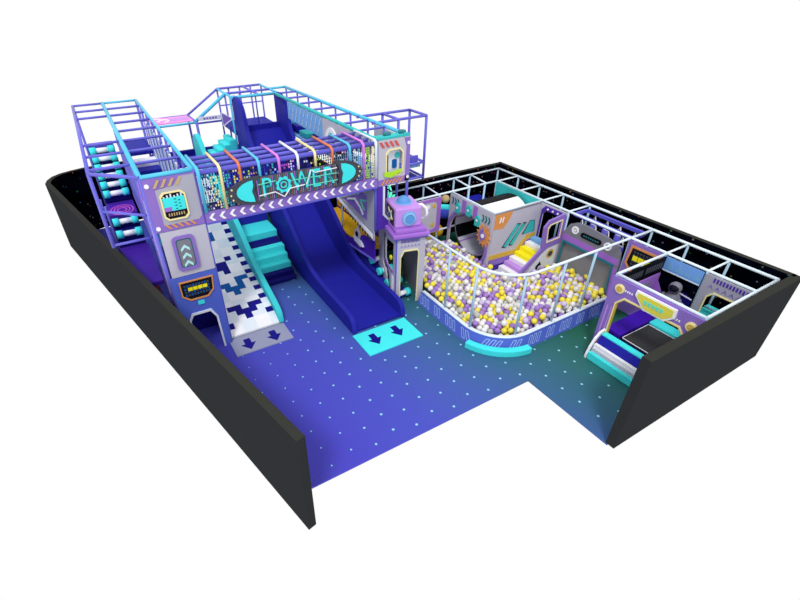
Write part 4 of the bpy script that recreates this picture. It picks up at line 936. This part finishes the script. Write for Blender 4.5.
# partition on the left of the trampoline room
F11 = FX(-6.58)
t = thing('partition_sign', (-6.6, 13.7, 1.3), 'black banner with small grey marks above a lilac board beside the trampoline', 'panel')
mb = MB(); mb.prism(rect(12.55, 2.18, 14.9, 2.74), F11, 0, .03, 'black')
for k in range(16):
    if k != 8: mb.prism(rrect(12.75 + k * .13, 2.36, 12.84 + k * .13, 2.58, .02), F11, .03, .04, 'greyd')
mb.build('banner', parent=t)
mb = MB(); mb.prism([(13.1, 2.12), (14.92, 2.12), (14.92, 1.0), (14.2, 1.2)], F11, -.02, .03, 'lilacd'); mb.prism(rrect(14.0, 1.75, 14.45, 1.95, .08), F11, .03, .04, 'greym'); mb.build('board', parent=t)

# ------------------------------------------------------------------ trampoline entrance arch
F12 = FY(12.44)
t = thing('trampoline_arch', (-5.3, 12.42, 0), 'purple entrance arch with yellow trim, two round gold badges and a hanging yellow sign', 'arch')
mb = MB(); mb.prism([(-6.66, 0), (-6.3, 0), (-6.33, 1.96), (-6.12, 2.22), (-4.45, 2.26), (-4.08, 1.85), (-4.05, 0), (-3.96, 0), (-3.96, 2.76), (-6.66, 2.76)], F12, 0, .08, 'purple')
mb.prism(rect(-6.56, .5, -6.52, 1.75), F12, .08, .09, 'lilac'); mb.prism(rect(-6.42, .5, -6.39, 1.75), F12, .08, .09, 'lilac'); mb.prism(circ(-6.48, .35, .06, 10), F12, .08, .1, 'orange')
for k in range(4): mb.prism(rect(-6.18 + k * .07, 2.44, -6.14 + k * .07, 2.5), F12, .08, .09, 'white'); mb.prism(rect(-4.74 + k * .07, 2.38, -4.70 + k * .07, 2.44), F12, .08, .09, 'white')
mb.build('board', parent=t)
mb = MB(); mb.prism([(-6.33, .1), (-6.29, .1), (-6.31, 1.95), (-6.11, 2.195), (-4.46, 2.235), (-4.1, 1.84), (-4.06, 1.84), (-4.44, 2.28), (-6.13, 2.24), (-6.35, 1.97)], F12, .08, .11, 'cream')
mb.prism([(-6.29, .1), (-6.27, .1), (-6.29, 1.94), (-6.1, 2.17), (-4.47, 2.21), (-4.1, 1.81), (-4.1, 1.84), (-4.46, 2.235), (-6.11, 2.195), (-6.31, 1.95)], F12, .0, .1, 'gold'); mb.build('opening_trim', parent=t)
for u, v in ((-6.34, 2.46), (-4.18, 2.42)):
    mb = MB(); mb.prism(circ(u, v, .15, 18), F12, .08, .12, 'cream'); mb.prism(circ(u, v, .12, 16), F12, .12, .13, 'cream'); mb.prism(circ(u, v, .09, 14), F12, .13, .14, 'gold', holes=[circ(u, v, .05, 12)]); bd = mb.build('badge', parent=t); mb = MB(); mb.prism(circ(u, v, .03, 8), F12, .14, .15, 'gold'); mb.build('badge_centre', parent=bd)
so = [(-5.83, 2.7), (-5.84, 2.54), (-5.5, 2.2), (-4.86, 2.2), (-4.62, 2.44), (-4.64, 2.7)]; c0, c1 = -5.23, 2.46
mb = MB(); mb.prism(so, F12, .08, .14, 'white'); mb.prism([(c0 + (a - c0) * .88, c1 + (b - c1) * .8) for a, b in so], F12, .14, .155, 'signyellow')
for k in range(5): mb.prism(rrect(-5.53 + k * .12, 2.4, -5.44 + k * .12, 2.53, .02), F12, .155, .165, 'mint')
mb.build('hanging_sign', parent=t, label='yellow hanging sign with mint lettering blocks')

t = thing('trampoline', (-5.2, 13.2, 0), 'square black trampoline bed with a thin white line, navy and cyan edge pads', 'trampoline')
box('base', (-6.5, 12.5, .02), (-4.0, 14.45, .68), 'navydeep', parent=t)
box('jump_mat', (-5.88, 12.62, .7), (-4.1, 13.95, .78), 'charcoal', parent=t)
mb = MB(); e = .775
for a, b in (((-5.90, 12.60), (-4.08, 12.62)), ((-5.90, 13.95), (-4.08, 13.97)), ((-5.90, 12.60), (-5.88, 13.97))): mb.box((a[0], a[1], .77), (b[0], b[1], e + .01), 'white')
mb.build('edge_line', parent=t)
box('edge_pad', (-6.5, 12.55, .7), (-5.95, 14.4, .86), 'violetnavy', parent=t, bevel=.03); box('edge_pad', (-5.92, 14.02, .7), (-4.02, 14.42, .86), 'cyan', parent=t, bevel=.03)
t = thing('entry_steps', (-5.2, 11.9, 0), 'padded steps striped cyan, navy, white and cyan in front of the trampoline arch', 'steps')
def cs_(y0, y1, z0, z1, m, n='step'): return box(n, (-6.3, y0, z0), (-3.96, y1, z1), m, parent=t)
cs_(12.14, 12.36, .02, .84, 'cyan')
MB().hexa([(-6.3, 12.0, .02), (-3.96, 12.0, .02), (-3.96, 12.14, .02), (-6.3, 12.14, .02), (-6.3, 12.0, .56), (-3.96, 12.0, .56), (-3.96, 12.14, .8), (-6.3, 12.14, .8)], 'navy').build('slope_pad', parent=t)
cs_(11.89, 12.0, .02, .54, 'white'); cs_(11.84, 11.89, .02, .4, 'greyl'); cs_(11.72, 11.84, .02, .27, 'cyan')
mb = MB(); mb.prism([(11.72, 0), (11.72, .12), (11.8, .42), (11.95, .7), (12.15, .88), (12.36, .92), (12.36, .85), (12.18, .8), (12.02, .64), (11.86, .38), (11.78, .0)], FX(-6.4), 0, .07, 'white'); mb.build('side_rail', parent=t, label='curved white side rail')
box('floor_mat', (-6.5, 14.5, 0), (-4.0, 14.9, .06), 'green', label='dark green floor strip behind the cyan trampoline edge', cat='mat')

# grey board near the kiosk and items behind it
t = thing('corner_board', (-14.5, 11.2, 1.1), 'grey board with purple rounded border and gold dots standing behind the robot kiosk', 'panel')
F13 = FX(-14.5)
mb = MB(); mb.prism(rect(10.5, 1.2, 11.82, 2.74), F13, 0, .05, 'greyl'); mb.prism(rrect(10.5, 1.2, 11.82, 2.74, .02), F13, .05, .07, 'lilacd', holes=[rrect(10.55, 1.34, 11.62, 2.6, .2)])
for u, v, c in ((11.45, 2.4, 'gold'), (11.42, 1.55, 'gold'), (11.15, 2.4, 'white')): mb.prism(circ(u, v, .09, 12), F13, .05, .07, c)
mb.build('board', parent=t)
t = thing('seesaw_roller', (-15.3, 12.5, 1.2), 'blue roller with a cyan top between the corner board and the tunnel box', 'roller')
MB().pipe((-15.5, 12.3, 1.55), (-15.0, 12.9, 1.55), .28, 'blue', 14).build('drum', parent=t); MB().pipe((-15.5, 12.3, 1.78), (-15.0, 12.9, 1.78), .16, 'cyan', 12).build('pad', parent=t)
MB().ball((-15.2, 12.3, .75), .32, 'yellowmat').build('soft_ball', label='ochre soft ball low behind the ball pit rail', cat='ball')
MB().ball((-15.5, 12.9, 2.05), .2, 'tan').build('soft_ball', label='pale tan soft ball on top of the blue roller', cat='ball')
deck((-15.6, 13.4, 1.7), (-14.7, 15.0, 1.85), 'navy', 'navy padded deck behind the barrel tunnel box', bevel=.02)

# ------------------------------------------------------------------ balls
rb = random.Random(11)
D_ = .224
sites = []
r = 0; y = 9.3
while y < 14.95:
    x = -15.6 + (D_ / 2 if r % 2 else 0)
    while x < -7.95:
        sites.append((x, y)); x += D_
    y += D_ * .868; r += 1
def inside(x, y):
    if x > -9.3 and y < 10.5 and math.hypot(x + 9.3, y - 10.5) > 1.15: return False
    if x < -11.75 and y < 9.25 + (-11.75 - x) * .26: return False
    if x < -13.8 and y < 10.0: return False
    if x > -8.1: return False
    if -14.75 < x < -11.7 and y > 12.25: return False
    if -11.95 < x < -10.5 and y > 12.4: return False
    if x < -14.35 and (y < 10.2 or y > 12.0): return False
    return True
def height(x, y):
    return .42 + .10 * math.sin(x * 1.3 + 1) * math.sin(y * 1.1) + .16 * max(0, min(1, (-9 - x) / 4)) + .06 * max(0, min(1, (y - 10) / 4))
cand = []
for x, y in sites:
    if not inside(x, y): continue
    z = height(x, y) + rb.uniform(-.05, .05)
    cand.append((x + rb.uniform(-.006, .006), y + rb.uniform(-.006, .006), z))
# a second, sparse layer resting in the hollows
top2 = []
for i, (x, y, z) in enumerate(cand):
    if rb.random() < .16: 
        xx, yy = x + .112, y + .065
        if inside(xx + .1, yy) and inside(xx - .1, yy + .1) and all(math.hypot(xx - a, yy - b) > .235 for a, b, _ in top2[-120:]): top2.append((xx, yy, z + .19))
allb = [p for p in cand + top2]
allb.sort(key=lambda p: math.dist(p, (0, 0, 10)))
KIND = [('ballyellow', 'yellow'), ('ballwhite', 'white'), ('ballpurple', 'purple'), ('balllilac', 'pale lilac'), ('ballgrey', 'grey')]
def kind(): return rb.choices(range(5), (28, 32, 19, 12, 9))[0]
protos = []
for m, nme in KIND:
    me_o = MB().ball((0, 0, 0), .111, m, 2).build('pit_ball', base=(0, 0, 0)); me = me_o.data; bpy.data.objects.remove(me_o); protos.append(me)
for p in allb[:300]:
    k = kind(); o = bpy.data.objects.new('pit_ball', protos[k]); COL.objects.link(o); o.location = p
    tag(o, KIND[k][1] + ' plastic ball lying in the near part of the ball pit', 'ball', KIND[k][1] + ' balls in the near part of the ball pit')
mb = MB()

for p in allb[300:]: mb.ball(p, .111, KIND[kind()][0], 2)
for x, y, z in cand:
    if True: mb.ball((x + .11, y + .065, max(z - .17, .14)), .108, KIND[kind()][0], 1)
mb.build('pit_balls', label='the remaining yellow, white, purple and grey plastic balls filling the ball pit', cat='balls', kind='stuff', weld=False)
mb = MB(); mb.prism([(-11.4, 9.2), (-9.3, 9.2), (-8.5, 9.6), (-8.05, 10.5), (-8.05, 14.9), (-10.5, 14.9), (-10.5, 12.4), (-14.4, 12.3), (-14.4, 10.0), (-11.4, 9.9)], FZ(.0), .005, .02, 'greyd'); mb.build('pit_mat', label='dark mat under the balls of the ball pit', cat='mat')
